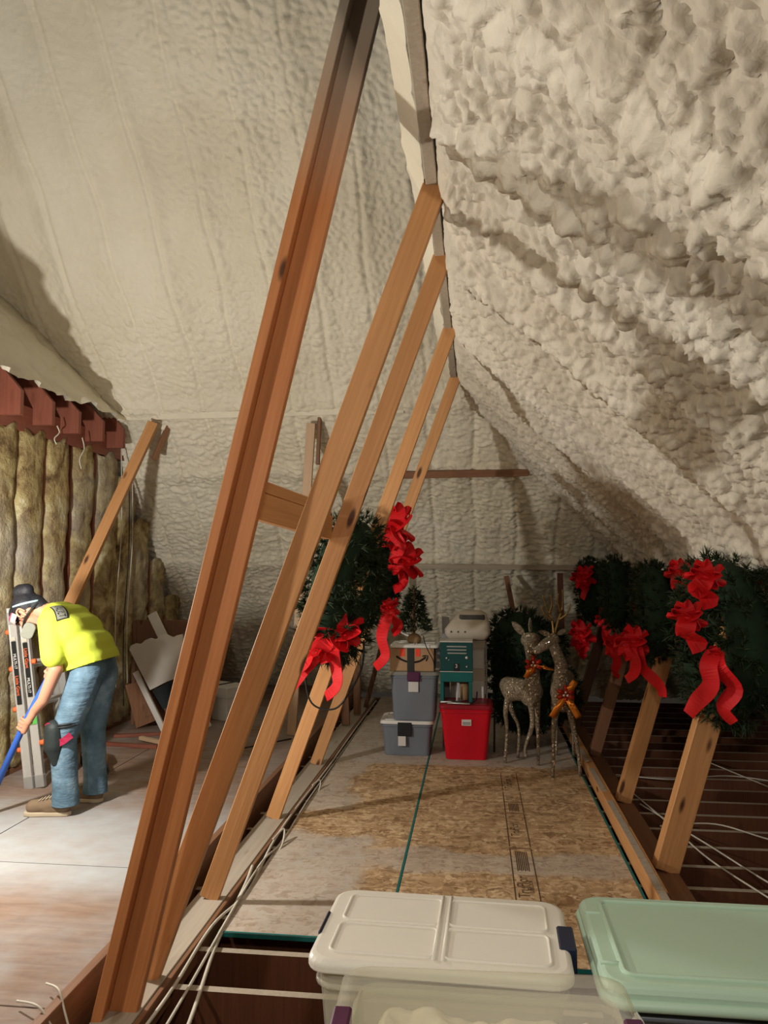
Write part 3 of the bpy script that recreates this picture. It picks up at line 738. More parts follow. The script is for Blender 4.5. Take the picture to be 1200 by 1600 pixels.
# right row
wreath((1.31, 4.30, 1.25), radians(97), 1.05, 'largest fir wreath at the far right, one long wide red ribbon tail hanging below', [((1.13, 3.95, 1.58), .075, ((-.03, -.13),), XA, YN), ((1.04, 3.95, 1.38), .075, ((.0, -.14),), XA, YN), ((1.15, 3.92, 1.22), .03, ((.08, -.33), (-.13, -.31)), XA, YN)], 3)
wreath((1.20, 5.45, 1.32), radians(86), .78, 'fir wreath second from the right with red tails over the brace top', [((1.02, 5.2, 1.14), .10, ((-.05, -.25), (.18, -.34)), XA, YN), ((1.30, 5.1, 1.58), .08, ((0, -.1),), XA, YN)], 4)
wreath((1.16, 6.60, 1.40), radians(88), .72, 'dark fir wreath third from the right, small red bow at its lower right', [((1.28, 6.25, 1.30), .05, ((.02, -.2),), XA, YN), ((1.1, 6.3, 1.0), .09, ((.02, -.25),), XA, YN)], 5)
wreath((1.10, 7.60, 1.38), radians(90), .74, 'leftmost fir wreath of the right row, with three red bows', [((1.00, 7.3, 1.52), .10, ((-.02, -.2),), XA, YN), ((1.20, 7.2, 1.15), .10, ((.0, -.3),), XA, YN), ((.98, 7.35, .98), .11, ((.03, -.2),), XA, YN)], 6)
cable('looped_cable', [(-.97, 4.5, 1.22), (-1.0, 4.5, 1.02), (-.96, 4.5, .83), (-.82, 4.5, .80), (-.72, 4.5, .92), (-.66, 4.5, 1.05), (-.65, 4.5, 1.2)], .006, 'cable_dark', 'black cord looping below the large left wreath', 'cord')

# ---------------------------------------------------------------- storage bins
def bin_box(par, cx, cy, z0, w, d, h, m, mlid=None, taper=.9, lidh=.03, over=.018, thick=.004, name='bin_body'):
    bm = B(); T = taper; prof = []
    outer = [[(x, y) for x, y in rrect(w * (T + (1 - T) * f), d * (T + (1 - T) * f), .04)] for f in (0, .5, 1)]
    inner = [[(x, y) for x, y in rrect(w * (T + (1 - T) * f) - 2 * thick, d * (T + (1 - T) * f) - 2 * thick, .037)] for f in (1, 0)]
    rings = [(o_, z0 + h * f) for o_, f in zip(outer, (0, .5, 1))] + [(inner[0], z0 + h), (inner[1], z0 + thick)]
    rv = [[bm.verts.new((cx + x, cy + y, z)) for x, y in ring] for ring, z in rings]
    for a, c in zip(rv, rv[1:]):
        n = len(a)
        for i in range(n): bm.faces.new((a[i], a[(i + 1) % n], c[(i + 1) % n], c[i]))
    bm.faces.new(list(reversed(rv[0]))); bm.faces.new(rv[-1])
    body = obj(name, bm, m, par)
    bm = B(); tube(bm, [(x, y, z0 + h - .022) for x, y in rrect(w + .006, d + .006, .045, 5, cx, cy)], .007, 6, True); obj('rim', bm, m, body, True)
    return body
def stack_lid(par, cx, cy, z, w, d, h, m, name='lid', rz=0, panels=(2, 2), r=.05, dish=.008):
    """rounded lid with a stepped edge and raised beads around recessed panels"""
    Rm = Matrix.Translation((cx, cy, z)) @ Matrix.Rotation(rz, 4, 'Z'); bm = B()
    levels = [(0, 0, 0), (0, 0, h * .6), (-.006, -.006, h * .9), (-.014, -.014, h)]
    rv = [[bm.verts.new(Rm @ Vector((x, y, zz))) for x, y in rrect(w + 2 * dx, d + 2 * dy, r)] for dx, dy, zz in levels]
    for a, c in zip(rv, rv[1:]):
        k = len(a)
        for i in range(k): bm.faces.new((a[i], a[(i + 1) % k], c[(i + 1) % k], c[i]))
    bm.faces.new(list(reversed(rv[0]))); bm.faces.new(rv[-1])
    o = obj(name, bm, m, par)
    bv = o.modifiers.new('bevel', 'BEVEL'); bv.width = .004; bv.segments = 2; bv.limit_method = 'ANGLE'
    px, py = panels; W2, D2 = w - .075, d - .07; bm = B()
    for i in range(px):
        for j in range(py):
            cw, cd = W2 / px - .022, D2 / py - .018; ox = -W2 / 2 + W2 / px * (i + .5); oy = -D2 / 2 + D2 / py * (j + .5)
            pts = [Rm @ Vector((x, y, h + .0005)) for x, y in rrect(cw, cd, .018, 4, ox, oy)]
            tube(bm, pts, .0042, 6, True)
    if px * py > 1:
        for sgn in (-.011, .011): tube(bm, [Rm @ Vector((sgn, -D2 / 2, h + .001)), Rm @ Vector((sgn, D2 / 2 + .01, h + .001))], .005, 6)
    obj('lid_bead', bm, m, o, True)
    return o
# foreground: cream lid stack, green lid stack, frosted bin
t = thing('storage_bin', 'foreground bin with a cream four-panel lid and navy latches, behind the frosted one', 'bin', (-.09, 1.97, 0))
for k, z in enumerate((0, .36)): bin_box(t, -.085, 1.965, z + .002, .56, .36, .352, 'frost', name='bin_body')
l = stack_lid(t, -.085, 1.965, .722, .605, .395, .03, 'cream_lid', rz=-.03)
for sx in (-1, 1):
    bm = B(); c = Matrix.Translation((-.085, 1.965, .72)) @ Matrix.Rotation(-.03, 4, 'Z')
    box(bm, .288 * sx - .012, -.07, -.03, .288 * sx + .016 * sx + .012, .045, .036, .004); bmesh.ops.transform(bm, matrix=c, verts=bm.verts)
    meta(obj('latch', bm, 'navy', t), 'navy latch')
t = thing('storage_bin', 'foreground bin at right with a pale mint green lid over a smoky clear body', 'bin', (.58, 1.98, 0))
bin_box(t, .60, 1.97, .002, .60, .40, .35, 'clear_grey'); bin_box(t, .60, 1.97, .37, .60, .40, .33, 'clear_grey')
l = stack_lid(t, .60, 1.975, .712, .665, .455, .04, 'mint_lid', panels=(1, 1), r=.045, rz=-.0)
bm = B(); tube(bm, [(.605 + x, 1.975 + y, .7535) for x, y in rrect(.57, .37, .02)], .006, 6, True); tube(bm, [(.605 + x, 1.975 + y, .713) for x, y in rrect(.668, .458, .045)], .012, 8, True)
for y in (1.84, 2.09): tube(bm, [(.275, y, .752), (.325, y, .752)], .005, 6)
obj('raised_bead', bm, 'mint_lid', l, True)
cable('cord_loop', [(.335, 1.735, .70), (.315, 1.725, .68), (.322, 1.72, .655), (.34, 1.72, .66), (.342, 1.728, .685), (.328, 1.735, .705)], .005, 'white_plastic', 'small white cord loop hanging out under the green lid', 'cord')
t = thing('storage_bin', 'nearest foreground bin with frosted see-through lid and purple latches, cloth inside', 'bin', (0, 1.4, 0))
bin_box(t, .015, 1.42, .002, .50, .36, .40, 'frost'); bin_box(t, .015, 1.42, .42, .50, .36, .385, 'frost')
bm = B(); Rm = Matrix.Translation((.015, 1.43, .805)) @ Matrix.Rotation(.04, 4, 'Z')
lv = [(0, -.006), (0, .018), (-.012, .026), (-.03, .026), (-.036, .016)]
rv = [[bm.verts.new(Rm @ Vector((x, y, zz))) for x, y in rrect(.555 + 2 * q, .40 + 2 * q, .045)] for q, zz in lv]
for a, c in zip(rv, rv[1:]):
    k = len(a)
    for i in range(k): bm.faces.new((a[i], a[(i + 1) % k], c[(i + 1) % k], c[i]))
bm.faces.new(rv[-1]); fl = obj('lid', bm, 'frost', t, True)
for sx in (-1, 1):
    bm = B(); box(bm, .262 * sx - .017, -.13, -.03, .262 * sx + .017, .04, .0295, .004); bmesh.ops.transform(bm, matrix=Rm, verts=bm.verts); meta(obj('latch', bm, 'purple', t), 'purple latch')
bm = B(); U, V = np.meshgrid(np.linspace(-.5, .5, 44), np.linspace(-.5, .5, 34), indexing='ij')
h = .772 + .045 * fbm(U * 3 + 4, V * 3, 5, 3) + .03 * np.abs(perlin(U * 5 + V * 3, V * 2 - U * 3, 9)) - .9 * np.clip(np.abs(U) - .42, 0, 1) - .9 * np.clip(np.abs(V) - .42, 0, 1)
g = [[bm.verts.new((.015 + U[i, j] * .46, 1.42 + V[i, j] * .33, min(.80, h[i, j]))) for j in range(34)] for i in range(44)]
for i in range(43):
    for j in range(33): bm.faces.new((g[i][j], g[i + 1][j], g[i + 1][j + 1], g[i][j + 1]))
ct = obj('folded_cloth', bm, 'cloth', None, True); meta(ct, 'crumpled ivory cloth seen through the frosted lid of the nearest bin', 'cloth')
sdf = ct.modifiers.new('thick', 'SOLIDIFY'); sdf.thickness = .25; sdf.offset = -1

# ---------------------------------------------------------------- back group
t = thing('storage_bin', 'lower clear bin on the walkway full of dark cord, white lid, black latch', 'bin', (-.60, 6.8, 0))
bin_box(t, -.595, 6.87, .002, .43, .36, .27, 'clear_grey'); stack_lid(t, -.595, 6.87, .268, .47, .39, .03, 'white_plastic')
bm = B(); box(bm, -.67, 6.668, .17, -.55, 6.69, .285, .004); meta(obj('latch', bm, 'black', t), 'black latch')
bm = B(); box(bm, -.665, 6.66, .09, -.60, 6.668, .17); lb = obj('sticker', bm, 'whitebox', t)
def mass(name, cx, cy, z0, w, d, h, m, label, cat, seed):
    rnd = random.Random(seed); bm = B()
    for k in range(26):
        pts = [(cx + rnd.uniform(-.5, .5) * w, cy + rnd.uniform(-.5, .5) * d, z0 + rnd.uniform(.02, 1) * h) for _ in range(6)]
        tube(bm, spline(pts, 4), .008, 5)
    return meta(obj(name, bm, m, None, True), label, cat)
mass('cord_tangle', -.595, 6.87, .02, .32, .26, .22, 'needle_core', 'dark tangle of cord inside the lower clear bin', 'cord', 4)
t = thing('storage_bin', 'upper clear bin with frosted lid and purple latch, set on the white-lidded one', 'bin', (-.53, 6.8, .3))
bin_box(t, -.53, 6.84, .305, .40, .36, .385, 'clear_grey'); stack_lid(t, -.53, 6.84, .69, .445, .39, .03, 'frost')
bm = B(); box(bm, -.585, 6.632, .64, -.475, 6.66, .72, .006); meta(obj('latch', bm, 'purple', t), 'purple latch')
bm = B(); box(bm, -.575, 6.648, .55, -.49, 6.655, .635); obj('sticker', bm, 'whitebox', t)
mass('cord_tangle', -.53, 6.84, .33, .30, .26, .30, 'window_grey', 'grey tangle of cord inside the upper clear bin', 'cord', 5)
t = thing('cardboard_box', 'cardboard box with curved black arrow print and dark tape, under a white lid', 'box', (-.55, 6.8, .725))
bm = B(); box(bm, -.735, 6.66, .724, -.355, 6.96, .918, .004); obj('box_body', bm, 'cardboard', t)
bm = B(); box(bm, -.585, 6.655, .722, -.525, 6.97, .920); obj('tape', bm, 'tape', t)
bm = B(); ribbon(bm, spline([(-.68, 6.657, .85), (-.62, 6.657, .815), (-.55, 6.657, .80), (-.48, 6.657, .81), (-.425, 6.657, .845)], 6), .016, (0, 0, 1), .001, widths=None)
ribbon(bm, [(-.455, 6.656, .852), (-.43, 6.656, .858), (-.408, 6.656, .856), (-.412, 6.656, .835), (-.424, 6.656, .812)], .010, (.5, 0, .5), .001); obj('arrow_print', bm, 'ink', t)
bm = B(); box(bm, -.648, 6.6565, .85, -.608, 6.6592, .915); obj('red_mark', bm, 'orange_red', t)
bm = B(); box(bm, -.513, 6.6565, .85, -.473, 6.6592, .915); obj('red_mark', bm, 'orange_red', t)
t = thing('bin_lid', 'loose white bin lid lying on the cardboard box under the little tree', 'lid', (-.55, 6.8, .92)); stack_lid(t, -.52, 6.83, .922, .43, .36, .028, 'white_plastic', name='lid')
# little tree
t = thing('tabletop_tree', 'small artificial fir tree with burlap base standing on the white lid', 'tree', (-.535, 6.8, .953))
bm = B(); lathe(bm, [(.05, .953), (.062, .965), (.06, 1.0), (.045, 1.02), (.02, 1.035)], 12, Matrix.Translation((-.535, 6.8, 0))); obj('burlap_base', bm, 'burlap', t, True)
bm = B(); tube(bm, [(-.535, 6.8, 1.0), (-.535, 6.8, 1.42)], .010, 6); obj('trunk', bm, 'pine_brown', t)
rnd = random.Random(12); P, N = [], []
for k in range(420):
    f = rnd.random() ** .7; z = 1.43 - f * .37; rr = .022 + .13 * f; a = rnd.uniform(0, 2 * pi); q = rnd.uniform(.45, 1.0)
    P.append((-.535 + rr * q * cos(a), 6.8 + rr * q * sin(a), z)); N.append(Vector((cos(a), sin(a), .15)))
bm = B(); needles(bm, P, N, rnd, 12, .04, .0035); obj('foliage', bm, 'needle', t)
bm = B(); pts = [(-.555 + .205 * cos(a), 6.98, 1.225 + .235 * sin(a)) for a in [radians(x) for x in range(-190, 22, 8)]]
tube(bm, pts, .009, 8); tube(bm, [(x + (0), y + .012, z + .024) for x, y, z in pts[1:-4]], .005, 6); meta(obj('white_hoop', bm, 'white_plastic', None, True), 'open white tubular hoop standing behind the little tree', 'hoop')
t = thing('upright_panel', 'narrow pale grey upright panel between the hoop and the aged white case', 'panel', (-.27, 6.95, 0)); bm = B(); box(bm, -.30, 7.02, .003, -.235, 7.05, 1.17, .004); obj('panel', bm, 'grey_panel', t)
bm = B(); box(bm, -.305, 7.015, 1.165, -.23, 7.055, 1.175, .002); obj('end_cap', bm, 'white_plastic', t)
t = thing('shelf_unit', 'low white slatted shelf unit half hidden behind the teal cabinet', 'shelf', (-.32, 6.95, 0))
for z in (.80, .86, .92): 
    bm = B(); box(bm, -.335, 6.74, z, -.315 + .02, 6.98, z + .022, .002); obj('slat', bm, 'white_plastic', t)
bm = B(); box(bm, -.345, 6.76, .74, -.31, 6.78, .945, .002); obj('upright', bm, 'grey_panel', t)
# teal cabinet on its stand
t = thing('teal_cabinet', 'dark teal metal cabinet with three slots and number plate, above the red tote', 'cabinet', (-.16, 6.72, .45))
bm = B(); box(bm, -.30, 6.62, .735, -.025, 6.84, .985, .004); obj('cabinet_body', bm, 'teal_dark', t)
bm = B(); box(bm, -.302, 6.612, .978, -.023, 6.845, .99, .002); obj('top_trim', bm, 'alu', t)
bm = B(); box(bm, -.302, 6.612, .728, -.023, 6.63, .735, .001); obj('lower_trim', bm, 'alu', t)
for k in range(3): bm = B(); box(bm, -.245 + .004 * k, 6.612, .937 - .028 * k, -.075, 6.621, .948 - .028 * k, .002); obj('slot', bm, 'alu_dull', t)
for x, z, r_ in ((-.245, .845, .008), (-.226, .83, .005), (-.075, .85, .013), (-.075, .775, .008)):
    bm = B(); lathe(bm, [(r_, 0), (r_, .008), (r_ * .6, .012)], 10, Matrix.Translation((x, 6.62, z)) @ Matrix.Rotation(pi / 2, 4, 'X')); obj('knob', bm, 'alu', t, True)
bm = B(); box(bm, -.185, 6.612, .735, -.14, 6.62, .80, .001); pl = obj('number_plate', bm, 'black', t)
text('plate_number', '3', .045, 'white_plastic', pl, Matrix.Translation((-.163, 6.611, .778)) @ Matrix.Rotation(pi / 2, 4, 'X'), .0005)
bm = B(); box(bm, -.30, 6.62, .645, -.025, 6.84, .728, .003); obj('drawer_front', bm, 'teal', t)
for x in (-.285, -.045):
    for y in (6.635, 6.82): bm = B(); box(bm, x - .014, y - .012, .475, x + .014, y + .012, .645, .002); obj('leg', bm, 'teal', t)
# red tote with odds and ends
t = thing('red_tote', 'bright red plastic tote with a small white sticker and dark red lid', 'tote', (-.08, 6.75, 0))
bin_box(t, -.085, 6.76, .002, .43, .36, .42, 'red_tote', taper=.80); stack_lid(t, -.085, 6.76, .425, .455, .385, .035, 'red_tote_dark', panels=(1, 1))
bm = B(); box(bm, -.12, 6.578, .29, -.04, 6.588, .34, .001); st = obj('sticker', bm, 'whitebox', t)
bm = B(); box(bm, -.113, 6.5765, .297, -.047, 6.5785, .322); obj('sticker_print', bm, 'grey_panel', st)
for k, (a, b, r_, m, lab) in enumerate((((-.30, 6.62, .475), (-.13, 6.66, .475), .008, 'alu', 'thin metal bar lying on the red tote, left one'), ((-.24, 6.59, .474), (-.05, 6.575, .472), .007, 'alu', 'thin metal bar along the front edge of the red tote lid'),
                                  ((-.16, 6.7, .47), (-.155, 6.72, .60), .012, 'white_plastic', 'small white spike standing under the teal cabinet'), ((-.1, 6.78, .47), (-.1, 6.80, .62), .04, 'burlap', 'tan roll standing between the teal cabinet legs'))):
    bm = B(); tube(bm, [a, b], r_, 10, radii=[r_, r_ * (.3 if k == 2 else 1)]); meta(obj(['metal_bar', 'metal_bar', 'spike', 'paper_roll'][k], bm, m, None, True), lab, ['bar', 'bar', 'spike', 'roll'][k])
cable('power_cord', [(-.23, 6.65, .49), (-.15, 6.6, .48), (-.05, 6.6, .475), (.0, 6.63, .50), (.01, 6.66, .56)], .007, 'cable_dark', 'black cord curled on the red tote lid', 'cord')
cable('power_cord', [(-.45, 6.72, 1.02), (-.43, 6.62, .97), (-.40, 6.62, .90), (-.36, 6.63, .82), (-.35, 6.65, .74)], .004, 'cable_dark', 'thin black cord draping from the little tree past the cardboard box', 'cord')
# aged white case on white drawers
t = thing('white_drawer_box', 'pale plastic drawer box standing behind the teal cabinet', 'box', (0, 7.05, 0))
bm = B(); box(bm, -.22, 6.92, .003, .08, 7.2, .96, .006); obj('box_body', bm, 'offwhite', t)
bm = B(); box(bm, -.21, 6.91, .90, .085, 7.21, .975, .006); obj('lip', bm, 'offwhite', t)
for z in (.72, .45): bm = B(); box(bm, -.19, 6.908, z, .07, 6.925, z + .16, .004); obj('drawer', bm, 'whitebox', t)
t = thing('white_case', 'aged white moulded case with smoked window, lying on top of the drawer box', 'case', (-.05, 7.0, .98))
def hullbox(bm, lv, cx, cy):
    rv = [[bm.verts.new((cx + x + ox, cy + y + oy, z)) for x, y in rrect(w, d, r)] for w, d, r, z, ox, oy in lv]
    for a, c in zip(rv, rv[1:]):
        k = len(a)
        for i in range(k): bm.faces.new((a[i], a[(i + 1) % k], c[(i + 1) % k], c[i]))
    bm.faces.new(list(reversed(rv[0]))); bm.faces.new(rv[-1])
bm = B(); hullbox(bm, [(.34, .42, .04, .98, 0, 0), (.40, .48, .05, 1.03, 0, 0), (.40, .48, .05, 1.07, 0, 0), (.34, .42, .06, 1.13, .02, .02), (.26, .30, .08, 1.19, .04, .06), (.16, .2, .06, 1.215, .05, .09)], -.07, 7.05); obj('shell', bm, 'offwhite', t, True)
bm = B(); hullbox(bm, [(.24, .16, .03, 1.145, 0, 0), (.22, .15, .03, 1.19, .0, .03)], -.03, 6.97); obj('window', bm, 'window_grey', t)
for x in (-.21, -.15, -.09): bm = B(); lathe(bm, [(.009, 0), (.009, .006)], 8, Matrix.Translation((x, 6.812, 1.05)) @ Matrix.Rotation(pi / 2, 4, 'X')); obj('rivet', bm, 'window_grey', t)
# dark garland heap and black frame behind the deer
t = thing('garland_heap', 'big dark fir garland heaped behind the glitter deer', 'garland', (.35, 7.3, 0))
rnd = random.Random(21); bm = B(); P, N = [], []
ctr = [(.38, 7.25, .42, .25), (.40, 7.3, .93, .27), (.60, 7.32, .85, .22), (.32, 7.35, .70, .20), (.5, 7.3, .4, .28), (.72, 7.35, .45, .22)]
for x, y, z, r_ in ctr:
    for k in range(260):
        d = Vector((rnd.gauss(0, 1), rnd.gauss(0, 1), rnd.gauss(0, 1))).normalized(); p = Vector((x, y, z)) + d * r_
        P.append(p); N.append(d)
needles(bm, P, N, rnd, 12, .07, .006); obj('foliage', bm, 'needle', t)
bm = B()
for x, y, z, r_ in ctr: capsule(bm, (x, y, z - .02), r_ * .92, (x, y, z + .02), r_ * .92)
obj('core', bm, 'needle_core', t, True)
cable('frame_pole', [(.10, 6.95, .003), (.095, 6.95, .5), (.09, 6.96, .95)], .009, 'alu_dull', 'thin grey pole standing right of the red tote', 'pole')
cable('frame_pole', [(.155, 6.9, .003), (.16, 6.9, .3), (.16, 6.9, .46)], .008, 'black', 'short black pole beside the red tote', 'pole')

# ---------------------------------------------------------------- left back clutter
t = thing('brown_panel', 'large dark brown board propped upright against the batts behind the worker', 'board', (-3.1, 7.2, .1))
bm = B(); box(bm, -3.30, 7.18, .101, -2.72, 7.21, 1.10, .003); obj('board', bm, 'cardboard_brown', t)
for x in (-3.30, -2.755): bm = B(); box(bm, x, 7.165, .101, x + .035, 7.18, 1.10, .002); obj('batten', bm, 'cardboard_brown', t)
t = thing('brown_slab', 'brown wooden slab tilted on its corner in front of the large brown board', 'board', (-3.1, 7.0, .1))
bm = B(); prism(bm, [(-3.29, .50), (-3.12, .55), (-2.93, .20), (-3.17, .103)], -.02, .02, Matrix.Translation((0, 7.03, 0)) @ Matrix.Rotation(pi / 2, 4, 'X')); obj('slab', bm, 'pine_brown', t)
bm = B(); prism(bm, [(-3.20, .46), (-3.13, .48), (-3.0, .24), (-3.09, .20)], .02, .028, Matrix.Translation((0, 7.03, 0)) @ Matrix.Rotation(pi / 2, 4, 'X')); obj('raised_panel', bm, 'pine_brown', t)
t = thing('scalloped_headboard', 'white scalloped furniture panel leaning in the corner behind the worker', 'furniture', (-2.95, 6.9, .1))
sc_pts = [(-3.2, .85), (-3.185, .885), (-3.14, .905), (-3.10, .90), (-3.075, .91), (-3.05, .935), (-3.0, .955), (-2.955, .945), (-2.93, .955), (-2.90, .985), (-2.85, .995), (-2.81, .975), (-2.78, .965), (-2.74, .985), (-2.69, .995), (-2.66, .62), (-2.83, .56), (-2.99, .48)]
bm = B(); prism(bm, sc_pts, -.014, .014, Matrix.Translation((0, 6.9, 0)) @ Matrix.Rotation(pi / 2, 4, 'X')); obj('panel', bm, 'white_paint', t)
board('side_rail', (-3.15, 6.92, .64), (-2.86, 6.92, .105), .05, .03, 'white_paint', t)
bm = B(); prism(bm, [(-2.99, .47), (-2.83, .55), (-2.70, .58), (-2.76, .34), (-2.88, .30)], -.01, .0, Matrix.Translation((0, 6.93, 0)) @ Matrix.Rotation(pi / 2, 4, 'X')); obj('dark_inset', bm, 'charcoal', t)
t = thing('white_plank', 'white painted plank leaning across behind the scalloped panel', 'plank', (-2.8, 7.08, .1)); board('plank', (-2.50, 7.06, .11), (-3.08, 7.10, 1.17), .095, .02, 'white_paint', t)
t = thing('file_box', 'white cardboard file box with hand hole and grey tape strap, on the far left deck', 'box', (-2.6, 7.75, .1))
bm = B(); box(bm, -.22, -.16, .0, .22, .16, .26, .003); mw = Matrix.Translation((-2.56, 7.66, .101)) @ Matrix.Rotation(-.45, 4, 'Z'); obj('box_body', bm, 'whitebox', t, mw=mw)
bm = B(); box(bm, -.23, -.17, .22, .23, .17, .32, .003); obj('lid', bm, 'whitebox', t, mw=mw)
bm = B(); box(bm, -.02, -.175, .002, .02, .175, .325); obj('tape_strap', bm, 'window_grey', t, mw=mw)
bm = B(); prism(bm, rrect(.09, .03, .012, 3, -.0, .17), .161, .1625, Matrix.Rotation(pi / 2, 4, 'X')); obj('hand_hole', bm, 'black', t, mw=mw)
bm = B(); prism(bm, [(-.17, .255), (-.13, .255), (-.15, .29)], .1702, .172, Matrix.Rotation(pi / 2, 4, 'X')); obj('triangle_print', bm, 'ink', t, mw=mw)
for a, b, lab in (((-3.25, 6.35, .115), (-2.65, 6.28, .115), 'reddish offcut strip lying along the deck under the brown slab'), ((-3.2, 6.62, .115), (-2.6, 6.85, .115), 'offcut strip lying askew on the deck beneath the scalloped panel'), ((-2.9, 6.5, .135), (-2.62, 6.34, .135), 'short pale offcut resting across another offcut on the deck')):
    t = thing('wood_offcut', lab, 'offcut', a, 'offcuts on the deck'); board('strip', a, b, .04, .03, 'rafter' if 'pale' not in lab else 'pine_pale', t, facing=(0, 0, 1))
# sawdust heap pieces beyond the braces: thin dark rods lying on the deck
cable('thin_rod', [(-1.95, 6.35, .105), (-1.62, 6.75, .105)], .006, 'cable_dark', 'thin black rod lying on the deck right of the pale post', 'rod', n=2)
# cordless blower
t = thing('blower', 'black and yellow cordless blower lying on the deck with its round nozzle toward the camera', 'tool', (-2.78, 5.5, .1))
bm = B(); capsule(bm, (-2.93, 5.72, .19), .085, (-2.84, 5.60, .185), .08); obj('housing', bm, 'yellow', t, True)
bm = B(); tube(bm, [(-2.90, 5.68, .18), (-2.78, 5.50, .165), (-2.68, 5.37, .155)], .05, 16, radii=[.066, .058, .052]); noz = obj('nozzle', bm, 'hose', t, True)
bm = B(); d = (Vector((-2.68, 5.37, .155)) - Vector((-2.78, 5.50, .165))).normalized(); e = Vector((-2.68, 5.37, .155)); tube(bm, [e, e + d * .004], .04, 14); obj('opening', bm, 'black', noz)
bm = B(); tube(bm, spline([(-2.95, 5.70, .26), (-2.93, 5.66, .31), (-2.86, 5.58, .30), (-2.83, 5.56, .24)], 5), .017, 8); obj('handle', bm, 'black', t, True)
bm = B(); box(bm, -3.03, 5.70, .103, -2.93, 5.80, .2, .012); obj('battery', bm, 'black', t)

# ---------------------------------------------------------------- ladder
t = thing('folding_ladder', 'grey aluminium folding ladder leaning against the batts beside the worker', 'ladder', (-3.0, 5.2, .1))
b0, tp = Vector((-3.03, 5.10, .1)), Vector((-3.235, 5.14, 1.34)); dz = (tp - b0).normalized()
F = frame(b0, tp)
rails = {}
for nm, ox, oy, m in (('rail', -.036, 0, 'alu'), ('rail', .036, .02, 'alu'), ('rail', -.036, .46, 'alu_dull'), ('rail', .036, .44, 'alu_dull')):
    bm = B(); L = (tp - b0).length - (.0 if ox < 0 else .03)
    box(bm, ox - .03, oy - .013, .0, ox + .03, oy + .013, L, .003); box(bm, ox - .030, oy - .019, .0, ox - .024, oy + .013, L, .001); box(bm, ox + .024, oy - .019, .0, ox + .030, oy + .013, L, .001)
    rails[(ox, oy)] = obj(nm, bm, m, t, mw=F)
for ox, oy in ((-.036, 0), (.036, .02)):
    bm = B(); box(bm, ox - .033, oy - .022, -.002, ox + .033, oy + .016, .085, .004); obj('foot', bm, 'alu_dull', rails[(ox, oy)], mw=F)
    bm = B(); box(bm, ox - .033, oy - .021, 1.14, ox + .033, oy + .016, 1.225, .004); obj('hinge_plate', bm, 'grey_panel', rails[(ox, oy)], mw=F)
for ox in (-.036, .045):
    for z in (.30, .58, .86, 1.12):
        z -= (.03 if ox < 0 else 0)
        bm = B(); tube(bm, [(ox, .02, z), (ox, .44, z)], .016, 8); rg = obj('rung', bm, 'alu', t, True, mw=F)
        bm = B(); tube(bm, [(ox + (.034 if ox > 0 else -.034) - .004, .0, z), (ox + (.058 if ox > 0 else -.058), .0, z)], .018, 10); meta(obj('rung_knob', bm, 'orange', rg, True, mw=F), 'orange knob')
for ox, yo, lo, hi in ((-.036, -.0205, .58, 1.02), (.036, -.0005, .62, 1.0)):
    bm = B(); box(bm, ox - .017, yo - .0015, lo, ox + .017, yo, hi); lb = obj('black_sticker', bm, 'ink', rails[(ox, yo + .0205 if ox < 0 else .02)] if False else t, mw=F)
    TR = Matrix.Rotation(pi / 2, 4, 'X') @ Matrix.Rotation(-pi / 2, 4, 'Z')
    segs = [('MULTI-17', 'white_plastic', .88), ('Little Giant', 'orange', .71)] if ox < 0 else [('Little Giant', 'orange', .89), ('MULTI-17', 'white_plastic', .70)]
    for s_, m_, z in segs: text('lettering', s_, .036 if m_ == 'orange' else .03, m_, lb, F @ Matrix.Translation((ox, yo - .0022, z)) @ TR, .0004, .85)
    bm = B(); box(bm, ox - .017, yo - .0015, hi + .005, ox + .017, yo, hi + .03); obj('small_sticker', bm, 'sat_orange' if False else 'offwhite', t, mw=F)
bm = B(); box(bm, .005, -.0015, .43, .067, .0005, .48); meta(obj('tape_band', bm, 'green_tape', t, mw=F), 'green tape on the right rail')

# ---------------------------------------------------------------- worker
man = thing('person', 'bent worker in yellow-green shirt, jeans and respirator, gripping a blue pole', 'person', (-2.55, 4.72, .1))
d = Vector((-.41, -.0, -.91)).normalized(); HP = Vector((-2.755, 4.50, .665))
ax = Vector((-.90, -.05, .34)).normalized(); fc = Vector((-.34, -.06, -.93)).normalized(); HC = Vector((-2.865, 4.70, 1.335))
body = [((-2.43, 4.65, .99), .085, (-2.43, 4.79, .99), .085), ((-2.49, 4.66, 1.10), .09, (-2.49, 4.78, 1.10), .09), ((-2.57, 4.64, 1.21), .11, (-2.57, 4.80, 1.21), .11),
        ((-2.64, 4.60, 1.28), .075, (-2.64, 4.84, 1.28), .075), ((-2.66, 4.72, 1.31), .065, tuple(HC - ax * .03 - fc * .03), .058),
        ((-2.63, 4.545, 1.265), .055, (-2.56, 4.50, 1.0), .044), ((-2.56, 4.50, 1.0), .044, (-2.635, 4.495, .81), .034), ((-2.635, 4.495, .81), .034, (-2.69, 4.495, .745), .027),
        ((-2.665, 4.89, 1.27), .055, (-2.70, 4.93, 1.05), .042), ((-2.70, 4.93, 1.05), .042, (-2.66, 4.70, .98), .03), ((-2.66, 4.70, .98), .03, (-2.635, 4.60, .985), .028),
        ((-2.42, 4.63, .97), .09, (-2.56, 4.60, .57), .058), ((-2.56, 4.60, .57), .06, (-2.53, 4.60, .18), .045), ((-2.42, 4.83, .97), .09, (-2.49, 4.85, .57), .058), ((-2.49, 4.85, .57), .06, (-2.47, 4.86, .18), .045)]
